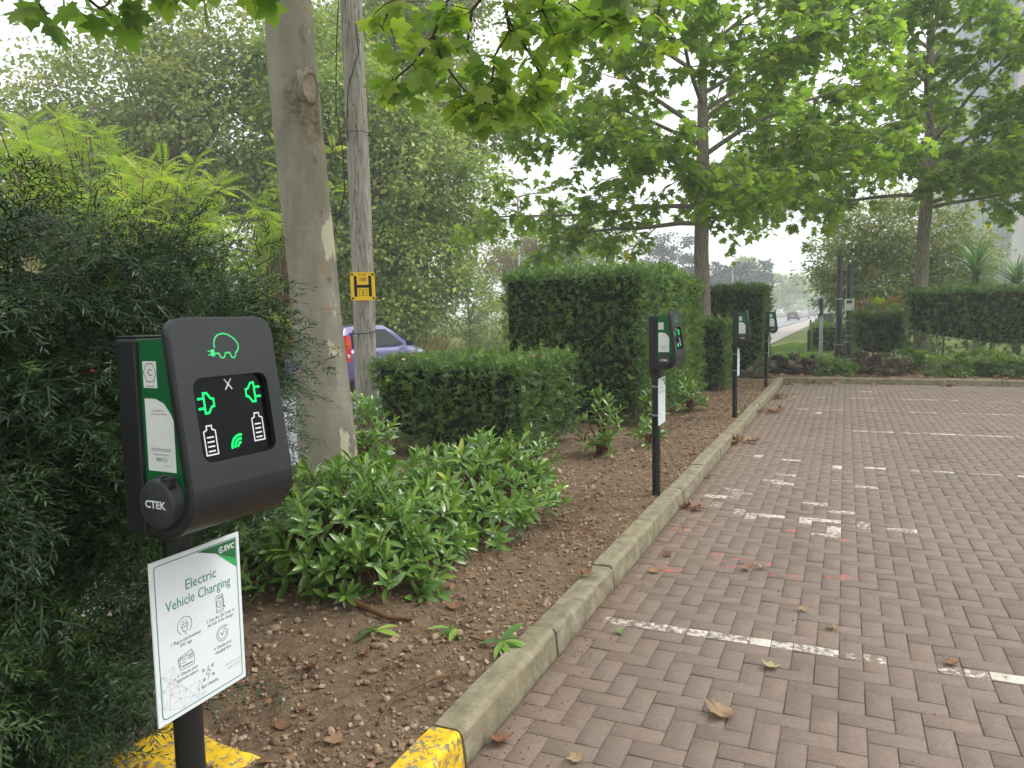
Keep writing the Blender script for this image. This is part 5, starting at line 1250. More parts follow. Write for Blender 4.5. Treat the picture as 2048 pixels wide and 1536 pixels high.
# ---- trees and shrubs further off
def mass_tree(name, label, base, lobes, nleaf, size, mat, tmpl, seed, trunk=None, cat='tree', group=None, spray=1.0, hang=0.0, shell=0.55, nbr=26, bark='bark', jit=0.5):
    """crown of leaf clumps in several lobes ((x, y, z), (rx, ry, rz)), limbs running into them"""
    r = np.random.default_rng(seed); O = np.array(base, float); root = empty(name, base, 0, label, cat, group)
    vol = np.array([l[1][0] * l[1][1] + l[1][0] * l[1][2] for l in lobes]); vol = vol / vol.sum(); parts = []; tips = []
    for (c, rad), w in zip(lobes, vol):
        n = int(nleaf * w); nc = max(6, int(n / 60)); c = np.array(c); rad = np.array(rad)
        d = unit(r.normal(size=(nc, 3))); rr = r.uniform(shell, 1.0, nc) ** 0.7; cc = c + d * rad * rr[:, None]; cs = 0.135 * rad.mean() * r.uniform(.6, 1.5, nc) * spray
        k = r.integers(0, nc, n); off = r.normal(size=(n, 3)) * cs[k][:, None] * np.array([1, 1, 0.62 + hang]); off[:, 2] -= hang * np.abs(off[:, 2])
        p = cc[k] + off; p[:, 2] = np.maximum(p[:, 2], O[2] + 0.03)
        ct = r.normal(0, 0.20, nc)
        dd = off * 0.6 + d[k] * 0.3 + r.normal(size=(n, 3)) * cs.mean() * 0.9 + np.array([0, 0, -0.35 * (1 + 2 * hang)]) * cs.mean(); nn = np.array([0, 0, 1.0]) + d[k] * 0.6 + r.normal(0, jit, (n, 3))
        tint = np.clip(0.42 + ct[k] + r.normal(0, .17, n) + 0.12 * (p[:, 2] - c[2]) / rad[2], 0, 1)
        parts.append(scatter(tmpl, p - O, frames(dd, nn), size * (0.65 + 0.7 * r.random(n)), tint)); tips += [q for q in cc]
    foliage('crown', parts, mat, root)
    if trunk:
        pts, r0 = trunk; trunk_obj(root, pts, list(np.linspace(r0, r0 * .35, len(pts))), M[bark], O, 9, 0.04)
        tips = np.array(tips); cur = []; P = np.array(pts)
        for q in tips[r.choice(len(tips), min(nbr, len(tips)), replace=False)]:
            s_ = P[r.integers(len(P) // 2, len(P))]; md = (s_ + q) / 2 + np.array([0, 0, 0.12 * np.linalg.norm(q - s_)]) + r.normal(0, .15, 3); cur.append(([s_ - O, (s_ * .5 + md * .5) - O, md - O, q - O], r0 * .34, 0.008))
        twigs('branch', cur, M[bark], root, 5)
    return root
def stem(x, y, z0, h, n=6, lean=(0, 0)):
    return [(x + lean[0] * t * h + 0.05 * math.sin(5 * t + x), y + lean[1] * t * h + 0.05 * math.cos(4 * t + y), z0 + t * h) for t in np.linspace(0, 1, n)]

# across the road
mass_tree('robinia_tree', 'tall airy pale-leaved tree at the upper left, beyond the lime-green tree', (-21.5, 18.8, -0.1), [((-24.5, 17.0, 6.6), (3.2, 3, 2.4)), ((-21.5, 18.6, 8.6), (3.4, 3, 2.6)), ((-18.8, 19.3, 7.4), (3.0, 3, 2.8)), ((-19.3, 20, 10.2), (2.6, 2.4, 1.8)), ((-23, 18.5, 4.6), (2.6, 2.4, 2.0))], 36000, 0.17, M['leaf_olive'], RHOMB, 201, (stem(-21.2, 19, -.2, 8.0, 7, (.03, 0)), 0.26), spray=1.05, nbr=150, shell=0.45)
mass_tree('leaning_tree', 'dark leaning trunk tree just left of the near plane trunk', (-17.2, 20.6, -0.1), [((-16.8, 20.6, 5.6), (2.4, 2.2, 1.6)), ((-15.6, 20.6, 7.6), (2.2, 2.0, 1.6)), ((-16.2, 21, 9.6), (2.4, 2, 1.8)), ((-17.6, 21, 3.2), (1.6, 1.6, 1.2)), ((-16.2, 20.6, 2.2), (1.5, 1.4, 1.3))], 26000, 0.16, M['leaf_green'], RHOMB, 202, (stem(-17.3, 20.6, -.2, 6.8, 7, (.12, 0)), 0.28), spray=0.95, nbr=110, shell=0.45)
mass_tree('roadside_tree', 'large olive-green drooping tree behind the wooden pole', (-13.9, 21.0, -0.2), [((-14.6, 21, 7.4), (2.6, 2.4, 2.2)), ((-12.9, 21.4, 6.0), (2.4, 2.4, 2.2)), ((-14.2, 20.8, 4.2), (2.4, 2.0, 2.0)), ((-12.5, 21.2, 3.3), (2.0, 1.9, 1.9)), ((-13.6, 20.7, 1.7), (2.3, 1.6, 1.4)), ((-11.6, 22.4, 5.2), (1.6, 1.7, 1.6))], 48000, 0.15, M['leaf_green'], RHOMB, 203, (stem(-13.9, 21.2, -.3, 7.2, 7, (.02, 0)), 0.30), spray=0.9, hang=0.25, nbr=140, shell=0.5)
mass_tree('roadside_tree', 'pale tall tree whose top shows between the wooden pole and the hanging leaves', (-15.5, 27.0, -0.2), [((-16.5, 27, 11.5), (3.0, 2.8, 2.6)), ((-13.8, 27.4, 9.6), (2.8, 2.6, 2.4)), ((-14.8, 27, 13.6), (2.6, 2.4, 2.0)), ((-18.5, 27, 12.6), (2.6, 2.4, 2.2))], 26000, 0.19, M['leaf_olive'], RHOMB, 204, (stem(-15.6, 27.2, -.3, 10.5, 7), 0.24), spray=1.3, nbr=50, shell=0.3)
mass_tree('backdrop_tree', 'broad pale green tree filling the gap behind the airy tree at the upper left', (-30, 26, -0.2), [((-33, 24, 5.0), (4, 3, 3.6)), ((-29, 26, 7.4), (4, 3, 4)), ((-25.5, 28, 5.0), (4, 3, 4)), ((-27, 27, 9.6), (3.4, 3, 2.6))], 20000, 0.24, M['leaf_olive'], RHOMB, 208, (stem(-29, 26, -.3, 7, 5), .25), nbr=30)
mass_tree('backdrop_tree', 'deep green tree filling the gap behind the leaning trunk', (-21, 30, -0.2), [((-22, 29, 3.0), (3.4, 3, 3)), ((-19.5, 31, 4.4), (3.2, 3, 3.4)), ((-20.5, 30, 8.0), (3.2, 3, 2.6))], 15000, 0.24, M['leaf_green'], RHOMB, 209, (stem(-21, 30, -.3, 6, 5), .22), nbr=24)
mass_tree('leafy_bush', 'thin bush with small leaves right of the roadside tree, low beside the tall hedge', (-12.9, 25.5, -0.2), [((-13.1, 25.4, 1.9), (1.5, 1.3, 1.8)), ((-12.4, 26.2, 3.6), (1.2, 1.2, 1.3)), ((-12.9, 27.4, 0.9), (1.3, 1.3, 0.9))], 9000, 0.10, M['leaf_olive'], RHOMB, 205, (stem(-13, 25.8, -.3, 3, 5), 0.06), cat='bush', spray=1.2, nbr=24)
mass_tree('leafy_bush', 'yellowish hedgerow bush on the far verge behind the low hedge', (-14.2, 31.0, -0.2), [((-14.4, 31, 1.0), (1.8, 1.6, 1.2)), ((-13.9, 34, 0.8), (1.5, 1.5, 1.0)), ((-14.4, 37, 1.6), (1.7, 1.8, 1.8))], 7000, 0.12, M['leaf_lime'], RHOMB, 206, None, cat='bush', spray=1.2)
mass_tree('scrub_bush', 'dark green scrub seen between the yew and the near plane trunk', (-15.2, 15.3, -0.2), [((-16.2, 14.5, 1.2), (2.2, 1.6, 1.5)), ((-14.6, 16.6, 1.0), (1.8, 1.6, 1.3)), ((-18.2, 13.6, 1.6), (2.2, 2, 1.8)), ((-15.8, 18.8, 1.2), (2.0, 1.6, 1.5)), ((-14.2, 18.9, 0.6), (1.3, 1.2, 0.9))], 15000, 0.09, M['leaf_green'], RHOMB, 207, None, cat='bush', spray=1.1)

def pinnate(n=8, L=1.0):
    V, T = [], []
    for i in range(n * 2 + 1):
        t = 0.14 + 0.86 * (i // 2) / n; sg = 1 if i % 2 else -1; y = t * L; z = -0.42 * t * t * L
        if i == n * 2: d = np.array([0, 1, -0.8]); y, z = L, -0.42 * L
        else: d = np.array([sg * 0.95, 0.42, -0.32])
        d = d / np.linalg.norm(d); l = 0.26 * L * (0.75 + 0.5 * math.sin(PI * t)); w = np.cross(d, [0, 0, 1.0]); w = w / np.linalg.norm(w) * l * 0.115
        b = np.array([0, y, z]); k = len(V); V += [b, b + d * l * .4 + w, b + d * l, b + d * l * .4 - w]; T += [(k, k + 1, k + 2), (k, k + 2, k + 3)]
    return np.array(V), np.array(T)
PIN = pinnate()
def pinnate_tree(label, base, heads, size, mat, seed, per=9, cat='tree', name='pinnate_tree'):
    r = np.random.default_rng(seed); O = np.array(base, float); root = empty(name, base, 0, label, cat); parts = []; cur = []
    for hx, hy, hz in heads:
        e = np.array([hx, hy, hz]); n = per + r.integers(-2, 3); th = np.arange(n) * 2.4 + r.random() * 6; el = np.linspace(1.05, -0.15, n) + r.normal(0, .15, n)
        d = np.stack([np.cos(th) * np.cos(el), np.sin(th) * np.cos(el), np.sin(el)], 1); p = e - np.array([0, 0, 1.0]) * (np.linspace(0, .3, n) * size)[:, None]
        parts.append(scatter(PIN, p - O, frames(d, np.array([0, 0, 1.0]) + r.normal(0, .2, (n, 3)) - d * .1), size * (0.7 + .5 * r.random(n)), np.clip(0.35 + 0.35 * r.random(n) + 0.12 * r.normal() + (r.random(n) < .05) * .4, 0, 1)))
        s_ = O + np.array([r.normal(0, .2), r.normal(0, .2), 0.2]); md = (s_ + e) / 2 * np.array([1, 1, .9]) + r.normal(0, .15, 3); cur.append(([s_ - O, md - O, (md * .4 + e * .6) - O, e - O], 0.035, 0.012))
    foliage('crown', parts, mat, root); twigs('stem', cur, M['twig_brown'], root, 5); return root
r = np.random.default_rng(77)
hd = []
for k in range(190):
    x = r.uniform(-17.8, -11.9); f = (x + 17.8) / 5.9
    top = 6.2 - 1.1 * f - 1.6 * f * f + 0.45 * math.sin(x * 2.3) + r.normal(0, .22); hd.append((x, 12.2 + r.normal(0, .9) - f * .2, top - r.random() ** 1.2 * 3.0))
pinnate_tree('bright lime-green tree with long feathery leaves above the yew', (-14.8, 12.2, -0.15), hd, 0.56, M['leaf_lime'], 301)
hd = [(-13.4 + r.normal(0, .55), 16.4 + r.normal(0, .4), 4.7 + r.normal(0, .65)) for k in range(16)] + [(-13.3 + r.normal(0, .5), 15.6 + r.normal(0, .4), 3.3 + r.normal(0, .4)) for k in range(16)]
pinnate_tree('yellowing feathery tree top left of the near plane trunk', (-13.6, 16.0, -0.15), hd, 0.50, M['leaf_lime'], 302, 8)
pinnate_tree('feathery green sapling above the bonnet of the purple car', (-13.4, 20.0, -0.15), [(-13.6, 19.8, 2.0), (-13.2, 20.3, 1.5), (-12.9, 20.2, 2.4), (-13.4, 19.7, 1.1), (-12.6, 20.6, 1.3), (-13.0, 19.9, 0.9), (-12.3, 20.7, 0.8)], 0.75, M['leaf_lime'], 303, 8, 'sapling', 'feathery_sapling')
pinnate_tree('feathery green sapling showing between the yew and the near plane trunk', (-13.6, 14.0, -0.15), [(-13.6, 14, 1.6), (-13.3, 14.3, 1.2), (-13.9, 13.8, 1.0), (-13.4, 14.1, 0.8), (-13.1, 14.8, 1.7), (-12.9, 14.9, 1.2), (-13.0, 15.2, 0.7)], 0.8, M['leaf_lime'], 304, 8, 'sapling', 'feathery_sapling')

# dry grass and grass blades
def blades(name, label, xr, yr, zf, n, h, w, mat, seed, cat='grass'):
    r = np.random.default_rng(seed); x = r.uniform(*xr, n); y = r.uniform(*yr, n); p = np.stack([x, y, zf(x, y)], 1)
    tm = (np.array([(-.5, 0, 0), (.5, 0, 0), (.2, .6, .06), (0, 1, .22)], float), np.array([(0, 1, 2), (0, 2, 3)])); hh = h * (.5 + r.random(n))
    d = np.array([0, 0, 1.0]) + r.normal(0, .28, (n, 3)); nn = r.normal(size=(n, 3)) * np.array([1, 1, .1])
    tag(foliage(name, [scatter(tm, p, frames(d, nn), np.stack([np.full(n, w), hh, hh], 1), r.random(n))], mat), label, cat, kind='stuff')
blades('dry_grass', 'tall dry grass on the bank behind the purple car', (-14.3, -12.85), (16.5, 24), lambda x, y: x * 0 - .25, 5200, 0.75, 0.014, M['grass_dry'], 401)
blades('verge_grass', 'rough grass along the far side of the road', (-15.0, -12.75), (4, 34), lambda x, y: x * 0 - .24, 9000, 0.30, 0.014, M['grass_dry'], 402)
blades('lawn_grass', 'mown green grass beside the footpath in the distance', (-3.2, 0.6), (21, 34), lambda x, y: verge_z(x, y) - 0.01, 16000, 0.07, 0.012, M['grass'], 403)

# far belt along the road, fading in the haze
G_FAR = 'distant trees along the road'
mass_tree('distant_tree', 'hazy rounded tree with a reddish left side, above the tall clipped hedge', (-21.5, 57, -.3), [((-20.0, 57, 7.6), (3.0, 3, 2.6)), ((-18.0, 57.5, 6.4), (3.0, 3, 2.6)), ((-21.6, 57, 5.0), (3.2, 3, 2.8)), ((-17.0, 58, 4.2), (2.8, 3, 2.4)), ((-20, 57, 2.6), (4, 3, 2.2))], 12000, 0.26, M['leaf_green'], RHOMB, 501, (stem(-19.6, 57, -.3, 6, 5), .2), group=G_FAR, nbr=20)
mass_tree('distant_tree', 'reddish autumn tree at the left edge of the hazy tree belt', (-25, 55, -.3), [((-24.0, 55, 6.8), (2.2, 2.2, 2.6)), ((-24.6, 55, 3.8), (2.0, 2.0, 2.2))], 3000, 0.24, M['leaf_red'], RHOMB, 502, (stem(-24.2, 55, -.3, 6, 5), .16), group=G_FAR, nbr=14)
mass_tree('distant_pine', 'flat-topped hazy pine behind the second plane tree', (-24.5, 112, -.3), [((-24.4, 112, 11.2), (4.0, 3.5, 1.6)), ((-23.0, 112, 8.4), (4.4, 3.6, 1.5)), ((-26.5, 112, 7.6), (3.6, 3, 1.4)), ((-24.0, 112, 5.2), (4.0, 3.2, 1.6))], 5000, 0.42, M['leaf_pine'], RHOMB, 503, (stem(-24.4, 112, -.3, 11, 6), .3), group=G_FAR, nbr=18)
for k, (x, y, h, w, mt, lab) in enumerate(((-19, 95, 6.4, 6, 'leaf_pine', 'dark hazy conifer left of the second plane tree trunk'), (-17.2, 118, 8.4, 7, 'leaf_pine', 'broad hazy blue-green conifer right of the second plane tree trunk'), (-15.8, 128, 9.0, 6, 'leaf_pine', 'hazy conifer in the middle of the distant belt'),
        (-16.6, 160, 11.5, 8, 'leaf_olive', 'pale olive tree near the end of the distant belt'), (-15.6, 190, 11.0, 8, 'leaf_green', 'farthest tall tree before the road fades'), (-16, 250, 11, 11, 'leaf_green', 'faint tree closing the view down the road'), (-30, 75, 9, 8, 'leaf_green', 'hazy tree behind the reddish autumn tree'), (-6, 330, 12, 16, 'leaf_green', 'faint grey-green mass where the road ends'), (14, 300, 12, 18, 'leaf_green', 'faint trees beyond the right-hand bush'))):
    rr = np.random.default_rng(600 + k); lb = [((x + rr.normal(0, w * .28), y + rr.normal(0, w * .3), h * t), (w * .42, w * .42, h * .22)) for t in (.2, .4, .55, .7, .8)] + [((x, y, h * .86), (w * .22, w * .22, h * .14))]
    mass_tree('distant_tree', lab, (x, y, -.3), lb, 4200, 0.006 * y * .62 + .12, M[mt], RHOMB, 610 + k, (stem(x, y, -.3, h * .7, 4), .25), group=G_FAR, nbr=8)

# right-hand side
mass_tree('bushy_tree', 'spreading pale olive small tree behind the black posts', (0.9, 30.0, -.1), [((0.0, 29.6, 3.1), (1.4, 1.5, 1.5)), ((0.9, 29.8, 4.0), (1.6, 1.7, 1.5)), ((2.2, 30.4, 4.0), (1.8, 1.8, 1.6)), ((3.4, 31, 3.0), (1.6, 1.6, 1.6)), ((0.9, 29.6, 2.2), (1.6, 1.6, 1.3)), ((2.6, 30.6, 2.0), (1.6, 1.6, 1.2)), ((0.1, 29.4, 1.9), (1.1, 1.1, 1.0))], 32000, 0.125, M['leaf_olive'], RHOMB, 701, (stem(0.9, 30, -.2, 3.2, 6), .12), spray=1.05, hang=0.15, nbr=40, shell=0.4)
mass_tree('bronze_bush', 'bronze-tipped bush between the black posts and the long hedge', (0.9, 22.6, -.05), [((0.6, 22.5, 1.25), (.5, .5, .38)), ((1.3, 22.7, 1.25), (.55, .5, .36))], 2600, 0.085, M['leaf_red'], LONG, 702, None, cat='bush')
mass_tree('leafy_bush', 'bright green bush in the middle of the bronze-tipped bush', (0.95, 22.4, -.05), [((0.95, 22.4, 1.3), (.34, .35, .34))], 1100, 0.085, M['leaf_lime'], LONG, 703, None, cat='bush')
def low_shrub(label, x, y, rx, h, mat, n, seed, tm=RHOMB, size=0.05):
    return mass_tree('low_shrub', label, (x, y, 0.06), [((x - rx * .3, y, .06 + h * .5), (rx * .7, rx * .6, h * .5)), ((x + rx * .35, y + .05, .06 + h * .45), (rx * .65, rx * .6, h * .45))], n, size, mat, tm, seed, None, cat='shrub', spray=1.3, group='low shrubs behind the far kerb')
SH = [(-0.75, 16.3, .40, .42, 'leaf_brown', 'brown twiggy low shrub nearest the paving corner'), (-0.2, 16.0, .42, .38, 'leaf_shrub', 'yellow-green low shrub in front of the white post'), (0.15, 16.9, .45, .48, 'leaf_brown', 'brown twiggy low shrub in front of the black posts'), (0.75, 16.3, .42, .40, 'leaf_brown', 'brown low shrub right of the black posts'),
      (1.25, 16.9, .36, .50, 'leaf_shrub', 'upright green low shrub in front of the gap between the two right hedges'), (1.75, 16.1, .40, .40, 'leaf_shrub', 'rounded green low shrub close to the kerb'), (2.3, 16.6, .40, .52, 'leaf_shrub', 'taller green low shrub under the long hedge'), (2.75, 16.2, .36, .42, 'leaf_shrub', 'bright green low shrub, second from the right'), (3.25, 16.0, .42, .40, 'leaf_shrub', 'bright green rounded low shrub at the far right of the kerb'), (4.4, 16.5, .45, .45, 'leaf_brown', 'brown low shrub beyond the right edge of the bays'), (-1.3, 16.6, .35, .4, 'leaf_brown', 'brown low shrub behind the last charging post'), (5.4, 16.2, .4, .42, 'leaf_shrub', 'green low shrub farthest right')]
for k, (x, y, rx, h, mt, lab) in enumerate(SH): low_shrub(lab, x, y, rx, h, M[mt], 2300, 800 + k)

def cordyline(label, x, y, heads, seed):
    r = np.random.default_rng(seed); root = empty('cordyline_palm', (x, y, 0), 0, label, 'palm'); O = np.array([x, y, 0]); parts = []
    ts = np.linspace(0, 1, 6); V, T = [], []
    for t in ts:
        w = 0.030 * (1 - t ** 2.2) + 0.003; V += [(-w, t, -0.42 * t ** 2.4), (w, t, -0.42 * t ** 2.4)]
    for i in range(5): T += [(2 * i, 2 * i + 1, 2 * i + 3), (2 * i, 2 * i + 3, 2 * i + 2)]
    tm = (np.array(V), np.array(T))
    for hx, hy, hz, s in heads:
        n = 150; th = np.arange(n) * 2.4; el = np.linspace(1.45, -0.5, n) + r.normal(0, .08, n); d = np.stack([np.cos(th) * np.cos(el), np.sin(th) * np.cos(el), np.sin(el)], 1)
        p = np.array([hx, hy, hz]) - O + np.array([0, 0, 1.0]) * (np.linspace(0.15, -.25, n))[:, None]
        parts.append(scatter(tm, p, frames(d, np.array([0, 0, 1.0]) - d * .3 + r.normal(0, .1, (n, 3))), s * (.8 + .35 * r.random(n)), r.random(n)))
        MB().tube([(hx - x + .1, hy - y, -.1), (hx - x + .03, hy - y, hz * .5), (hx - x, hy - y, hz)], [.10, .08, .075], 8).build('stem', M['bark'], root)
    foliage('leaves', parts, M['leaf_sword'], root)
cordyline('tall spiky cordyline palm rising behind the long hedge at the right', 3.4, 25.4, [(3.40, 25.4, 2.25, 1.05)], 901)
cordyline('smaller pair of spiky cordyline heads at the right edge', 4.6, 25.2, [(4.35, 25.2, 1.9, .85), (5.0, 25.0, 1.75, .8)], 902)

# ================================================================== POLE, CAR, STREET THINGS
def utility_pole():
    O = Vector((-4.585, 6.66, 0.0)); root = empty('utility_pole', O, 0, 'weathered grey wooden pole with a yellow hydrant plate, behind the near plane tree', 'pole')
    P = [(-4.58, 6.64, -0.3), (-4.585, 6.66, 0.26), (-4.63, 6.76, 1.57), (-4.72, 6.88, 3.13), (-4.81, 6.98, 4.7), (-4.95, 7.15, 7.2)]
    m = MB(); seg = 28; t = np.linspace(0, 5, 40); Q = [np.array([np.interp(q, range(6), [p[c] for p in P]) for c in range(3)]) for q in t]
    vs = []
    for q in Q:
        for k in range(seg):
            a = 2 * PI * k / seg; w = 0.114 * (1 + 0.006 * math.sin(3 * a + q[2]) - (0.10 if k in (19, 24) else 0) * (0.6 + .4 * math.sin(q[2] * 1.3 + k)))
            vs.append((q[0] + w * math.cos(a) - O.x, q[1] + w * math.sin(a) - O.y, q[2] - O.z))
    m.add(vs, [(i * seg + k, i * seg + (k + 1) % seg, (i + 1) * seg + (k + 1) % seg, (i + 1) * seg + k) for i in range(39) for k in range(seg)], True); m.add(vs[-seg:], [tuple(range(seg))])
    m.build('shaft', M['pole_wood'], root)
    # hydrant plate turned to the paving
    c = Vector((-4.59, 6.70, 1.70)) - O; n = Vector((0.52, -0.85, 0)).normalized(); u = Vector((0.85, 0.52, 0)).normalized()
    F = Face(c + n * 0.130, u, Vector((-0.012, 0, 1)))
    m = MB(); m.prism(rrect(-.123, -.142, .123, .142, .016, 4), lambda a, b: F.p(a, b, -.012), lambda a, b: F.p(a, b, 0)); pl = m.build('hydrant_plate', M['sign_yellow'], root); pl['label'] = 'yellow plate with a large black letter H'
    m = MB(); m.box((-.03, -.1, -.09), (.03, .1, .09)); 
    k = MB()
    for x0, x1, y0, y1 in ((-.088, -.058, -.105, .105), (.058, .088, -.105, .105), (-.058, .058, -.015, .015)): F.poly(k, [(x0, y0), (x1, y0), (x1, y1), (x0, y1)], .0012)
    k.build('letter', M['ink_black'], pl)
    k = MB(); F.text(k, '100', 0, .052, .055, .0012, bold=.0008, sx=.9); k.build('number', M['ink_black'], pl)
    k = MB(); F.text(k, '3', 0, -.082, .048, .0012, bold=.0006); F.line(k, [(-.04, -.095), (.04, -.095), (.04, -.035), (-.04, -.035)], .003, .0012, closed=True); k.build('number', M['ink_black'], pl)
    k = MB(); F.text(k, 'M   250', 0, .112, .022, .0012, bold=.0006); k.build('number', M['ink_black'], pl)
    for a in (-.103, .103):
        for b in (-.120, .120): F2 = MB(); F2.lathe([(0.012, 0), (0.011, .004), (0.0, .005)], 10, F.p(a, b, 0), ax=Matrix((F.U, F.V, F.N)).transposed()).build('fixing_bolt', M['cable'], pl)
    # wire round the pole and cables hanging from it
    m = MB(); m.tube([(-4.60 - O.x + .120 * math.cos(a), 6.705 - O.y + .120 * math.sin(a), 1.235 + .02 * math.sin(a)) for a in np.linspace(0, 2 * PI, 24)], .005, 5, cap=False); m.build('wire_band', M['cable'], root)
    m = MB(); m.tube([(-4.66 - O.x + .118 * math.cos(a), 6.80 - O.y + .118 * math.sin(a), 3.28) for a in np.linspace(0, 2 * PI, 24)], .004, 5, cap=False); m.build('wire_band', M['cable'], root)
    for pts in ([(-4.86, 6.84, 4.7), (-4.90, 6.82, 4.2), (-4.92, 6.80, 3.6), (-4.84, 6.78, 3.1), (-4.82, 6.76, 2.7), (-4.95, 6.74, 2.3), (-5.05, 6.72, 2.0)], [(-4.68, 6.86, 4.4), (-4.64, 6.84, 4.1), (-4.73, 6.76, 3.75), (-4.77, 6.77, 3.4), (-4.76, 6.76, 3.2)]):
        m = MB(); m.tube([(a - O.x, b - O.y, c_ - O.z) for a, b, c_ in pts], .006, 5); m.build('cable', M['cable'], root)
utility_pole()

def car(label, x, y, z, rz, paint, detail=True, group=None, lit=True):
    """hatchback, rear at local y=0, nose at +y"""
    root = empty('hatchback_car', (x, y, z), rz, label, 'car', group)
    st = [(0.0, .50, .90, .70), (0.06, .28, .94, .78), (0.5, .22, .96, .82), (1.4, .20, .95, .84), (2.3, .20, .93, .84), (2.75, .21, .89, .83), (3.25, .23, .79, .80), (3.58, .28, .68, .74), (3.70, .36, .58, .64)]
    vs = []; K = 12
    for u, zb, zt, w in st:
        hm = (zb + zt) / 2
        half = [(w * .80, zb), (w * .95, zb + .06), (w, hm - .05), (w * .995, zt - .16), (w * .96, zt - .05), (w * .84, zt)]
        for px, pz in half + [(-a, b) for a, b in reversed(half)]: vs.append((px, u, pz))
    m = MB(); m.add(vs, [(i * K + k, i * K + (k + 1) % K, (i + 1) * K + (k + 1) % K, (i + 1) * K + k) for i in range(len(st) - 1) for k in range(K)], True)
    m.add(vs[:K], [tuple(reversed(range(K)))]); m.add(vs[-K:], [tuple(range(K))]); m.build('body', M[paint], root)
    g = [(0.03, .90, .72, .70), (0.18, 1.20, .70, .64), (0.42, 1.40, .69, .58), (1.1, 1.45, .70, .59), (1.75, 1.42, .71, .59), (2.15, 1.26, .73, .63), (2.85, .88, .75, .70)]
    vs = []
    for u, zr, wb, wr in g:
        b0 = .90 if u < 2.6 else .86
        for px, pz in ((wb, b0 - .02), (wr + (wb - wr) * .25, b0 + (zr - b0) * .75), (wr * .92, zr), (-wr * .92, zr), (-(wr + (wb - wr) * .25), b0 + (zr - b0) * .75), (-wb, b0 - .02)): vs.append((px, u, pz))
    m = MB(); m.add(vs, [(i * 6 + k, i * 6 + k + 1, (i + 1) * 6 + k + 1, (i + 1) * 6 + k) for i in range(len(g) - 1) for k in range(5)], False); m.add(vs[:6], [tuple(reversed(range(6)))]); m.build('cabin', M[paint], root)
    for sg in (1, -1):
        for a, b in (((0.42, 0.50, 1.02), (1.16, 1.20, 1.02)), ((1.24, 1.28, 1.02), (2.28, 1.72, 1.02))):
            pts = [(a[0], .96), (b[0], .96), (b[1], 1.35 if b[1] < 1.5 else 1.33), (a[1], 1.34)]
            v = [(sg * (.745 - (zz - .9) * .26 + .008), uu, zz) for uu, zz in pts]; m = MB(); m.add(v, [(0, 1, 2, 3) if sg > 0 else (3, 2, 1, 0)]); m.build('side_window', M['car_glass'], root)
    m = MB(); m.add([(-.58, .075, 1.0), (.58, .075, 1.0), (.52, .34, 1.36), (-.52, .34, 1.36)], [(0, 1, 2, 3)]).build('rear_window', M['car_glass'], root)
    m = MB(); m.add([(-.66, 2.77, .95), (-.56, 2.02, 1.335), (.56, 2.02, 1.335), (.66, 2.77, .95)], [(0, 1, 2, 3)]).build('windscreen', M['car_glass'], root)
    for sg in (1, -1):
        for u in (.66, 2.94):
            ax = Matrix((Vector((0, 1, 0)), Vector((0, 0, 1)), Vector((sg, 0, 0)))).transposed()
            w = MB().lathe([(.19, -.16), (.285, -.16), (.298, -.12), (.298, -.03), (.285, .0), (.2, .004)], 24, (sg * .83, u, .298), ax=ax).build('wheel', M['tyre'], root)
            if detail: MB().lathe([(.195, .0), (.185, .008), (.06, .0), (0.0, .004)], 18, (sg * .835, u, .298), ax=ax).build('rim', M['rim'], w)
        lamp = MB(); lamp.add([(sg * .80, .10, .66), (sg * .60, -.012, .66), (sg * .58, .02, .90), (sg * .655, .16, 1.22), (sg * .70, .26, 1.24), (sg * .765, .22, .92)], [(0, 1, 2, 3, 4, 5) if sg < 0 else (5, 4, 3, 2, 1, 0)]); lamp.prism
        v0 = lamp.v; lamp2 = MB()
        inner = [(a * .96, b + .05, c) for a, b, c in v0]; n = 6
        lamp2.add([(a * 1.012, b - .012, c) for a, b, c in v0] + inner, [tuple(range(6)) if sg < 0 else tuple(reversed(range(6)))] + [(i, (i + 1) % n, n + (i + 1) % n, n + i) for i in range(n)])
        wr = [(sg * .826, .02, .66), (sg * .846, .16, .70), (sg * .818, .22, .96), (sg * .740, .30, 1.20), (sg * .705, .22, 1.22), (sg * .775, .06, .95)]
        lamp2.add([(a * 1.01, b, c) for a, b, c in wr] + [(a * .95, b, c) for a, b, c in wr], [tuple(range(6)) if sg > 0 else tuple(reversed(range(6)))] + [(i, 6 + i, 6 + (i + 1) % 6, (i + 1) % 6) for i in range(6)])
        tl = lamp2.build('tail_light', M['tail'], root)
        if detail:
            MB().lathe([(.05, 0), (.045, .012), (0, .016)], 12, (sg * .835, .09, .80), ax=Matrix((Vector((1, 0, 0)), Vector((0, 0, 1)), Vector((sg * .97, -.24, 0)).normalized())).transposed()).build('lens', M['lens_white'], tl)
            MB().lathe([(.04, 0), (.036, .012), (0, .015)], 12, (sg * .80, .14, 1.03), ax=Matrix((Vector((1, 0, 0)), Vector((0, 0, 1)), Vector((sg * .97, -.24, 0)).normalized())).transposed()).build('lens', M['tail_orange'], tl)
            m = MB(); m.box((sg * .80, 2.28, .93) if sg > 0 else (-.97, 2.28, .93), (.97, 2.40, 1.06) if sg > 0 else (-.80, 2.40, 1.06), .03); m.build('mirror', M['car_plastic'], root)
            m = MB(); m.box((sg * .846 - .006, .98, .80), (sg * .846 + .012, 1.10, .825), .003); m.build('door_handle', M['car_plastic'], root)
    m = MB(); m.box((-.70, -.06, .30), (.70, .08, .55), .04); m.build('rear_bumper', M[paint], root)
    m = MB(); m.box((-.62, -.065, .22), (.62, .05, .31), .02); m.build('bumper_trim', M['car_plastic'], root)
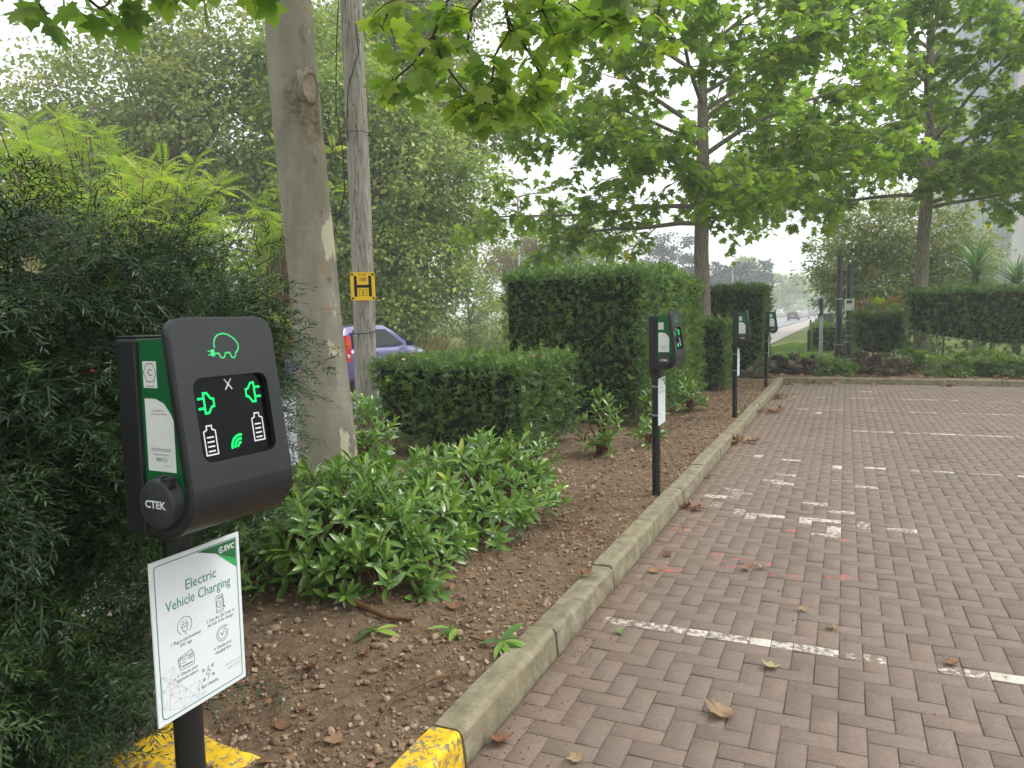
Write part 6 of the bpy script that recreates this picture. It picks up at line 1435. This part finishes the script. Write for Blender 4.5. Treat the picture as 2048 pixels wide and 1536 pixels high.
    m = MB(); m.box((-.26, -.012, .66), (.26, .02, .77)); m.build('number_plate', M['lens_white'], root)
    return root
car('purple hatchback driving away, half hidden by the plane trunk and wooden pole', -10.85, 13.75, -0.30, 0.0, 'car_purple').scale = (1.08, 1.12, 1.05)
G_C = 'cars far down the road'
for k, (x, y, p, lab) in enumerate(((-7.3, 124, 'car_black', 'dark car nearest of the distant cars on the road'), (-6.9, 150, 'car_silver', 'silver car second of the distant cars'), (-8.8, 168, 'car_white', 'white car farther off on the left lane'), (-6.9, 184, 'car_grey', 'grey car third in the distant line'), (-6.9, 205, 'car_blue', 'blue car farthest in the distant line'))):
    car(lab, x, y, -0.30, 0.0, p, False, G_C)

def lamp_post(label, x, y, h, arm):
    root = empty('lamp_post', (x, y, -.3), 0, label, 'lamp post', 'street lamps along the far side of the road')
    MB().tube([(0, 0, 0), (0, 0, 1.2), (0, 0, 1.25), (0, 0, h)], [.10, .10, .06, .045], 8).build('column', M['galvanised'], root)
    MB().tube([(0, 0, h), (arm * .5, 0, h + .08), (arm, 0, h + .1)], [.04, .035, .03], 6).build('arm', M['galvanised'], root)
    MB().box((arm - .05, -.1, h + .05), (arm + .5, .1, h + .15), .03).build('lantern', M['galvanised'], root)
for x, y, h, arm, lab in ((-13.2, 31.2, 6.8, 1.0, 'grey lamp column in front of the reddish autumn tree'), (-13.2, 66, 7.6, 1.0, 'lamp column just left of the second plane tree trunk'), (-13.2, 101, 7.8, 1.0, 'lamp column with an arm against the conifers'), (-13.2, 139, 7.8, 1.0, 'lamp column right of the conifers'), (-13.2, 178, 8, 1.0, 'lamp column next to the gap of sky'), (-13.2, 220, 8, 1.0, 'farthest lamp column on the road')): lamp_post(lab, x, y, h, arm)

# posts and small things beyond the far kerb
def black_post(label, x, y, h, r, notice):
    root = empty('black_post', (x, y, 0.05), 0, label, 'post')
    MB().lathe([(r * 1.35, -.1), (r * 1.35, .42), (r * 1.1, .47), (r, .50), (r, h), (r * .95, h + .02), (0, h + .05)], 16).build('shaft', M['post_black'], root)
    MB().lathe([(r * 1.48, .43), (r * 1.48, .46)], 16).build('collar', M['steel'], root)
    if notice:
        MB().box((-.12, -r - .035, 1.28), (.12, -r - .028, 1.58)).build('notice', M['sticker'], root)
        k = MB(); f = Face((0, -r - .0352, 1.43), (1, 0, 0), (0, 0, 1)); f.poly(k, [(-.07, .03), (.07, .03), (.07, .11), (-.07, .11)], .001); k.build('print', M['ink_grey'], root)
        for zz in (1.0, .6): MB().lathe([(r * 1.08, zz), (r * 1.08, zz + .035)], 14).build('band', M['steel'], root)
    else:
        MB().lathe([(r * 1.06, 1.55), (r * 1.06, 1.58)], 14).build('band', M['steel'], root)
black_post('taller black post, left of the pair beyond the paving', -0.13, 20.6, 2.60, 0.072, False)
black_post('shorter black post with a white notice, right of the pair', 0.10, 22.0, 2.45, 0.075, True)
root = empty('white_post', (-0.54, 20.7, 0.05), 0, 'slim white post with a dark box on top, left of the black pair', 'post')
MB().tube([(0, 0, -.1), (0, 0, 1.1)], .045, 12).build('shaft', M['galvanised'], root)
MB().tube([(0, 0, 1.1), (0, 0, 1.66)], .03, 10).build('upper_shaft', M['galvanised'], root)
MB().box((-.045, -.06, 1.16), (.035, .02, 1.60), .008).build('dark_box', M['cabinet'], root)
MB().tube([(.055, 0, 1.14), (.055, 0, 1.68)], .012, 8).build('bracket', M['galvanised'], root)
for x, y, h, lab in ((-1.05, 26.3, .85, 'thin black bollard nearest on the lawn'), (-1.62, 42.5, .95, 'left one of the two thin bollards far along the path'), (-1.45, 45.5, 1.0, 'right one of the two thin bollards far along the path')):
    root = empty('thin_bollard', (x, y, -.12), 0, lab, 'bollard'); MB().lathe([(.055, 0), (.05, h * .96), (.03, h), (0, h + .01)], 10).build('shaft', M['post_black'], root); MB().lathe([(.058, h * .8), (.058, h * .86)], 10).build('band', M['cabinet'], root)
root = empty('stone_bollard', (0.36, 20.9, 0.0), 0, 'short pale bollard with a domed grey cap beside the black posts', 'bollard')
MB().lathe([(.075, 0), (.075, .42), (.07, .43)], 14).build('shaft', M['stone_white'], root); MB().lathe([(.085, .43), (.085, .46), (.06, .50), (0, .52)], 14).build('cap', M['galvanised'], root)
root = empty('street_cabinet', (-1.0, 48.0, -.15), 0, 'dark green street cabinet in the distance behind the white post', 'cabinet')
MB().box((-.45, -.25, 0), (.45, .25, 1.25), .02).build('body', M['cabinet'], root); MB().box((-.48, -.28, 1.25), (.48, .28, 1.30), .01).build('top', M['galvanised'], root)
root = empty('road_sign', (-5.0, 235, -.3), 0, 'pair of teal direction boards at the far end of the road', 'road sign')
MB().box((-4, 0, 2.6), (-1.2, .1, 4.6)).build('board', M['teal_sign'], root); MB().box((0.2, 0, 2.6), (3.0, .1, 4.6)).build('board', M['teal_sign'], root)
for px in (-3.4, -1.8, .8, 2.4): MB().tube([(px, .15, 0), (px, .15, 4.5)], .06, 6).build('leg', M['galvanised'], root)

# the office building at the right edge
def building():
    O = Vector((6.4, 52.0, -0.2)); root = empty('office_building', O, 0, 'pale office building with a tall strip of gridded windows, behind the trees at the right', 'building')
    # front wall faces -Y from x=2.2 on; the window strip recedes along its left end
    MB().box((2.3, 0, 0), (30, 18, 24)).build('wall', M['bld_wall'], root)
    for zz in np.arange(3.6, 23, 3.6): MB().box((2.3, -.03, zz), (30, .0, zz + .05)).build('panel_joint', M['bld_frame'], root)
    MB().box((-.6, 1.2, 0), (2.3, 17, 23.4)).build('window_bay', M['bld_frame'], root)
    nx, nz = 7, 14; w = 2.9 / nx; h = 22.6 / nz
    for i in range(nx):
        for k in range(nz):
            MB().box((-.6 + i * w + .06, 1.165, .5 + k * h + .08), (-.6 + (i + 1) * w - .06, 1.185, .5 + (k + 1) * h - .08)).build('pane', M['bld_glass'], root)
    for i in range(nx + 1): MB().box((-.6 + i * w - .035, 1.08, .3), (-.6 + i * w + .035, 1.199, 23.2)).build('mullion', M['bld_frame'], root)
    MB().box((2.25, -.1, 24), (30.1, 18.1, 24.4)).build('parapet', M['bld_wall'], root)
building()

# ================================================================== FALLEN LEAVES, TWIGS
def leaf_obj(name, x, y, z, size, rz, tint, curl, label, group, tilt=(0.1, 0.1), tmpl=None, cat='leaf'):
    V, T = tmpl or PLANE; V = V.copy(); V[:, 1] -= .4; V[:, 2] = curl * (V[:, 0] ** 2 * 1.6 + V[:, 1] ** 2 * 1.1) + 0.06 * np.sin(V[:, 0] * 9 + tint * 20) * curl + 0.02
    me = np_mesh(name, V * size, T, M['leaf_dry'] if tint < 2 else M['leaf_laurel'], {'tint': np.full(len(V), tint % 2)})
    o = link(bpy.data.objects.new(name, me)); o.location = (x, y, z + 0.006); o.rotation_euler = (tilt[0], tilt[1], rz); return tag(o, label, cat, group)
rr = random.Random(12)
LV = [(-0.37, 2.56, .115, .72, 'large curled tan leaf lying alone on the paving in the foreground'), (-0.24, 2.99, .075, .95, 'small yellow leaf just below the nearest white line'), (-0.15, 3.63, .06, .8, 'small tan leaf above the nearest white line'), (-0.03, 3.46, .06, .85, 'small pale leaf right of the other small leaf above the white line'),
      (-1.0, 2.13, .09, .3, 'brown curled leaf against the foot of the kerb in front'), (-0.91, 3.91, .07, .55, 'tan leaf by the red spray marks near the kerb'), (-0.45, 4.12, .085, .5, 'brown leaf among the red spray marks'), (-0.38, 4.17, .05, .9, 'small pale leaf touching the brown leaf among the spray marks'), (-0.74, 2.13, .06, .85, 'pale leaf at the bottom edge of the picture'),
      (-0.9, 4.21, .07, .05, 'dark shrivelled leaf near the kerb joint'), (0.40, 3.27, .07, .4, 'pinkish leaf near the right end of the white line'), (-1.02, 6.33, .09, .4, 'orange leaf at the foot of the kerb right of the second charging post'), (0.55, 2.4, .06, .6, 'small leaf at the right of the foreground'), (-0.87, 3.09, .05, 2.4, 'fresh green leaf lying on the paving by the kerb')]
for i, (x, y, s, t, lab) in enumerate(LV): leaf_obj('fallen_leaf', x, y, 0, s * .82, rr.random() * 6, t, rr.uniform(.3, .75), lab, 'single leaves on the paving', (rr.uniform(-.25, .25), rr.uniform(-.25, .25)))
for (x, y, n, sx, sy, place) in ((-0.94, 5.29, 5, .06, .05, 'beside the second charging post'), (-0.96, 8.17, 12, .09, .08, 'between the second and third charging posts'), (-0.91, 10.78, 14, .10, .12, 'level with the third charging post'), (-0.9, 12.5, 10, .1, .15, 'short of the last charging post'), (-0.75, 15.0, 22, .3, .12, 'in the far corner of the kerbs'), (1.2, 15.1, 8, .8, .06, 'along the far kerb')):
    for k in range(n):
        leaf_obj('fallen_leaf', x + rr.gauss(0, sx), min(y + rr.gauss(0, sy), 15.2), abs(rr.gauss(0, .012)), rr.uniform(.07, .13), rr.random() * 6, min(1, abs(rr.gauss(.42, .2))), rr.uniform(.3, .9), 'dry orange-brown leaf in the small drift ' + place, 'leaf drift ' + place, (rr.uniform(-.5, .5), rr.uniform(-.5, .5)), PLANE_LO)
def bz(x, y): return float(bed_z(np.array([x]), np.array([y]))[0])
BL = [(-1.63, 2.30, .4, 'orange leaf on the soil below the laurel'), (-1.76, 2.15, .3, 'brown leaf on the soil right of the sign'), (-1.40, 1.80, .55, 'tan leaf on the soil near the yellow kerb'), (-1.62, 1.82, .2, 'dark brown leaf beside the half-buried yellow stone'), (-1.72, 3.0, .55, 'large tan leaf at the edge of the laurel'), (-1.62, 3.2, .6, 'pale tan leaf on the soil beside the laurel'), (-1.13, 3.45, .45, 'orange leaf lying on the kerb top'), (-1.55, 2.85, .35, 'orange leaf between the laurel and the kerb')]
for x, y, t, lab in BL: leaf_obj('fallen_leaf', x, y, (bz(x, y) if x < -1.165 else .106), rr.uniform(.05, .075), rr.random() * 6, t, rr.uniform(.4, .9), lab, 'single leaves on the soil bed', (rr.uniform(-.3, .3), rr.uniform(-.3, .3)))
leaf_obj('caught_leaf', -1.86, 1.285, 1.52, .05, 1.0, .98, .35, 'yellow leaf caught on the face of the yew', None, (1.15, .3))
V_, T_ = ico(1); o = link(bpy.data.objects.new('red_berry', np_mesh('red_berry', V_ * .0045, T_, plain('red_berry', (.6, .02, .02, 1), .3, .5), smooth=True))); o.location = (-1.74, 1.335, 1.26); tag(o, 'tiny red berry on the yew left of the first charging post', 'berry')
def litter():
    r = np.random.default_rng(55); parts = []
    for n, yr, xr, s in ((170, (1.6, 4.5), (-2.3, -1.18), .035), (650, (4.2, 15.0), (-2.1, -1.18), .05), (420, (15.4, 17.2), (-1.6, 6), .08), (160, (6.0, 7.4), (-4.2, -2.55), .05)):
        x = r.uniform(*xr, n); y = r.uniform(*yr, n); z = bed_z(x, y) if yr[0] < 15 else np.full(n, .10)
        if xr[0] < -4: z = np.full(n, .985); n = 40; x, y, z = x[:40], y[:40], z[:40]
        d = r.normal(size=(n, 3)) * np.array([1, 1, .25]); parts.append(scatter(PLANE_LO if s > .05 else RHOMB, np.stack([x, y, z + .012], 1), frames(d, np.array([0, 0, 1.0]) + r.normal(0, .4, (n, 3))), s * (.5 + .9 * r.random(n)), np.clip(r.normal(.5, .22, n), 0, 1)))
    tag(foliage('leaf_litter', parts, M['leaf_dry']), 'dry brown leaf litter strewn over the soil bed', 'leaf litter', kind='stuff')
litter()
def ground_twig(label, pts, r0, mat, leaves=0, seed=0):
    root = empty('fallen_twig', pts[0], 0, label, 'twig'); O = np.array(pts[0]); P = [np.array(p) - O for p in pts]
    MB().tube(P, list(np.linspace(r0, r0 * .4, len(P))), 6).build('stick', M[mat], root)
    if leaves:
        r = np.random.default_rng(seed); n = leaves; a = np.array(P[-1]); d = unit(r.normal(size=(n, 3)) * np.array([1, 1, .2]) + unit(a[None])[0] * .6)
        foliage('leaves', [scatter(LAUREL, a - unit(a[None])[0] * .03 * r.random((n, 1)), frames(d, np.array([0, 0, 1.0]) + r.normal(0, .3, (n, 3))), .085 + .03 * r.random(n), r.random(n))], M['leaf_laurel'], root)
zz = lambda x, y, h=.01: (x, y, bz(x, y) + h)
ground_twig('bent bare twig on the soil between the laurel and the kerb', [zz(-1.33, 1.93), zz(-1.36, 2.08, .03), zz(-1.30, 2.25, .03), zz(-1.22, 2.36)], .006, 'twig_brown')
ground_twig('thick brown cut branch lying under the big laurel', [zz(-2.05, 2.68, .03), zz(-1.9, 2.62, .03), zz(-1.72, 2.60, .02), zz(-1.62, 2.63, .01)], .018, 'twig_brown')
ground_twig('broken laurel sprig with green leaves beside the kerb', [zz(-1.35, 2.62), zz(-1.26, 2.60, .02), zz(-1.19, 2.60, .03)], .005, 'twig_brown', 9, 3)
ground_twig('wilted laurel sprig on the soil below the big laurel', [zz(-1.40, 2.75), zz(-1.42, 2.66, .03), zz(-1.42, 2.60, .03)], .005, 'twig_brown', 5, 4)
ground_twig('small green sprig on bare soil left of the broken sprig', [zz(-1.75, 2.43), zz(-1.71, 2.45, .01), zz(-1.68, 2.46, .02)], .004, 'twig', 6, 5)

# ---- the hazy air
t = NT('haze_air'); pv = t.n('VolumePrincipled'); pv.inputs['Color'].default_value = (0.94, 0.975, 1.0, 1); pv.inputs['Density'].default_value = 0.0024; pv.inputs['Anisotropy'].default_value = 0.0
t.t.links.new(pv.outputs[0], t.out.inputs['Volume'])
hz = MB().box((-1000, -1000, -1.4), (1000, 1000, 27.0)).build('haze', t.m); tag(hz, 'thin pale haze hanging over the road', 'haze', kind='stuff')
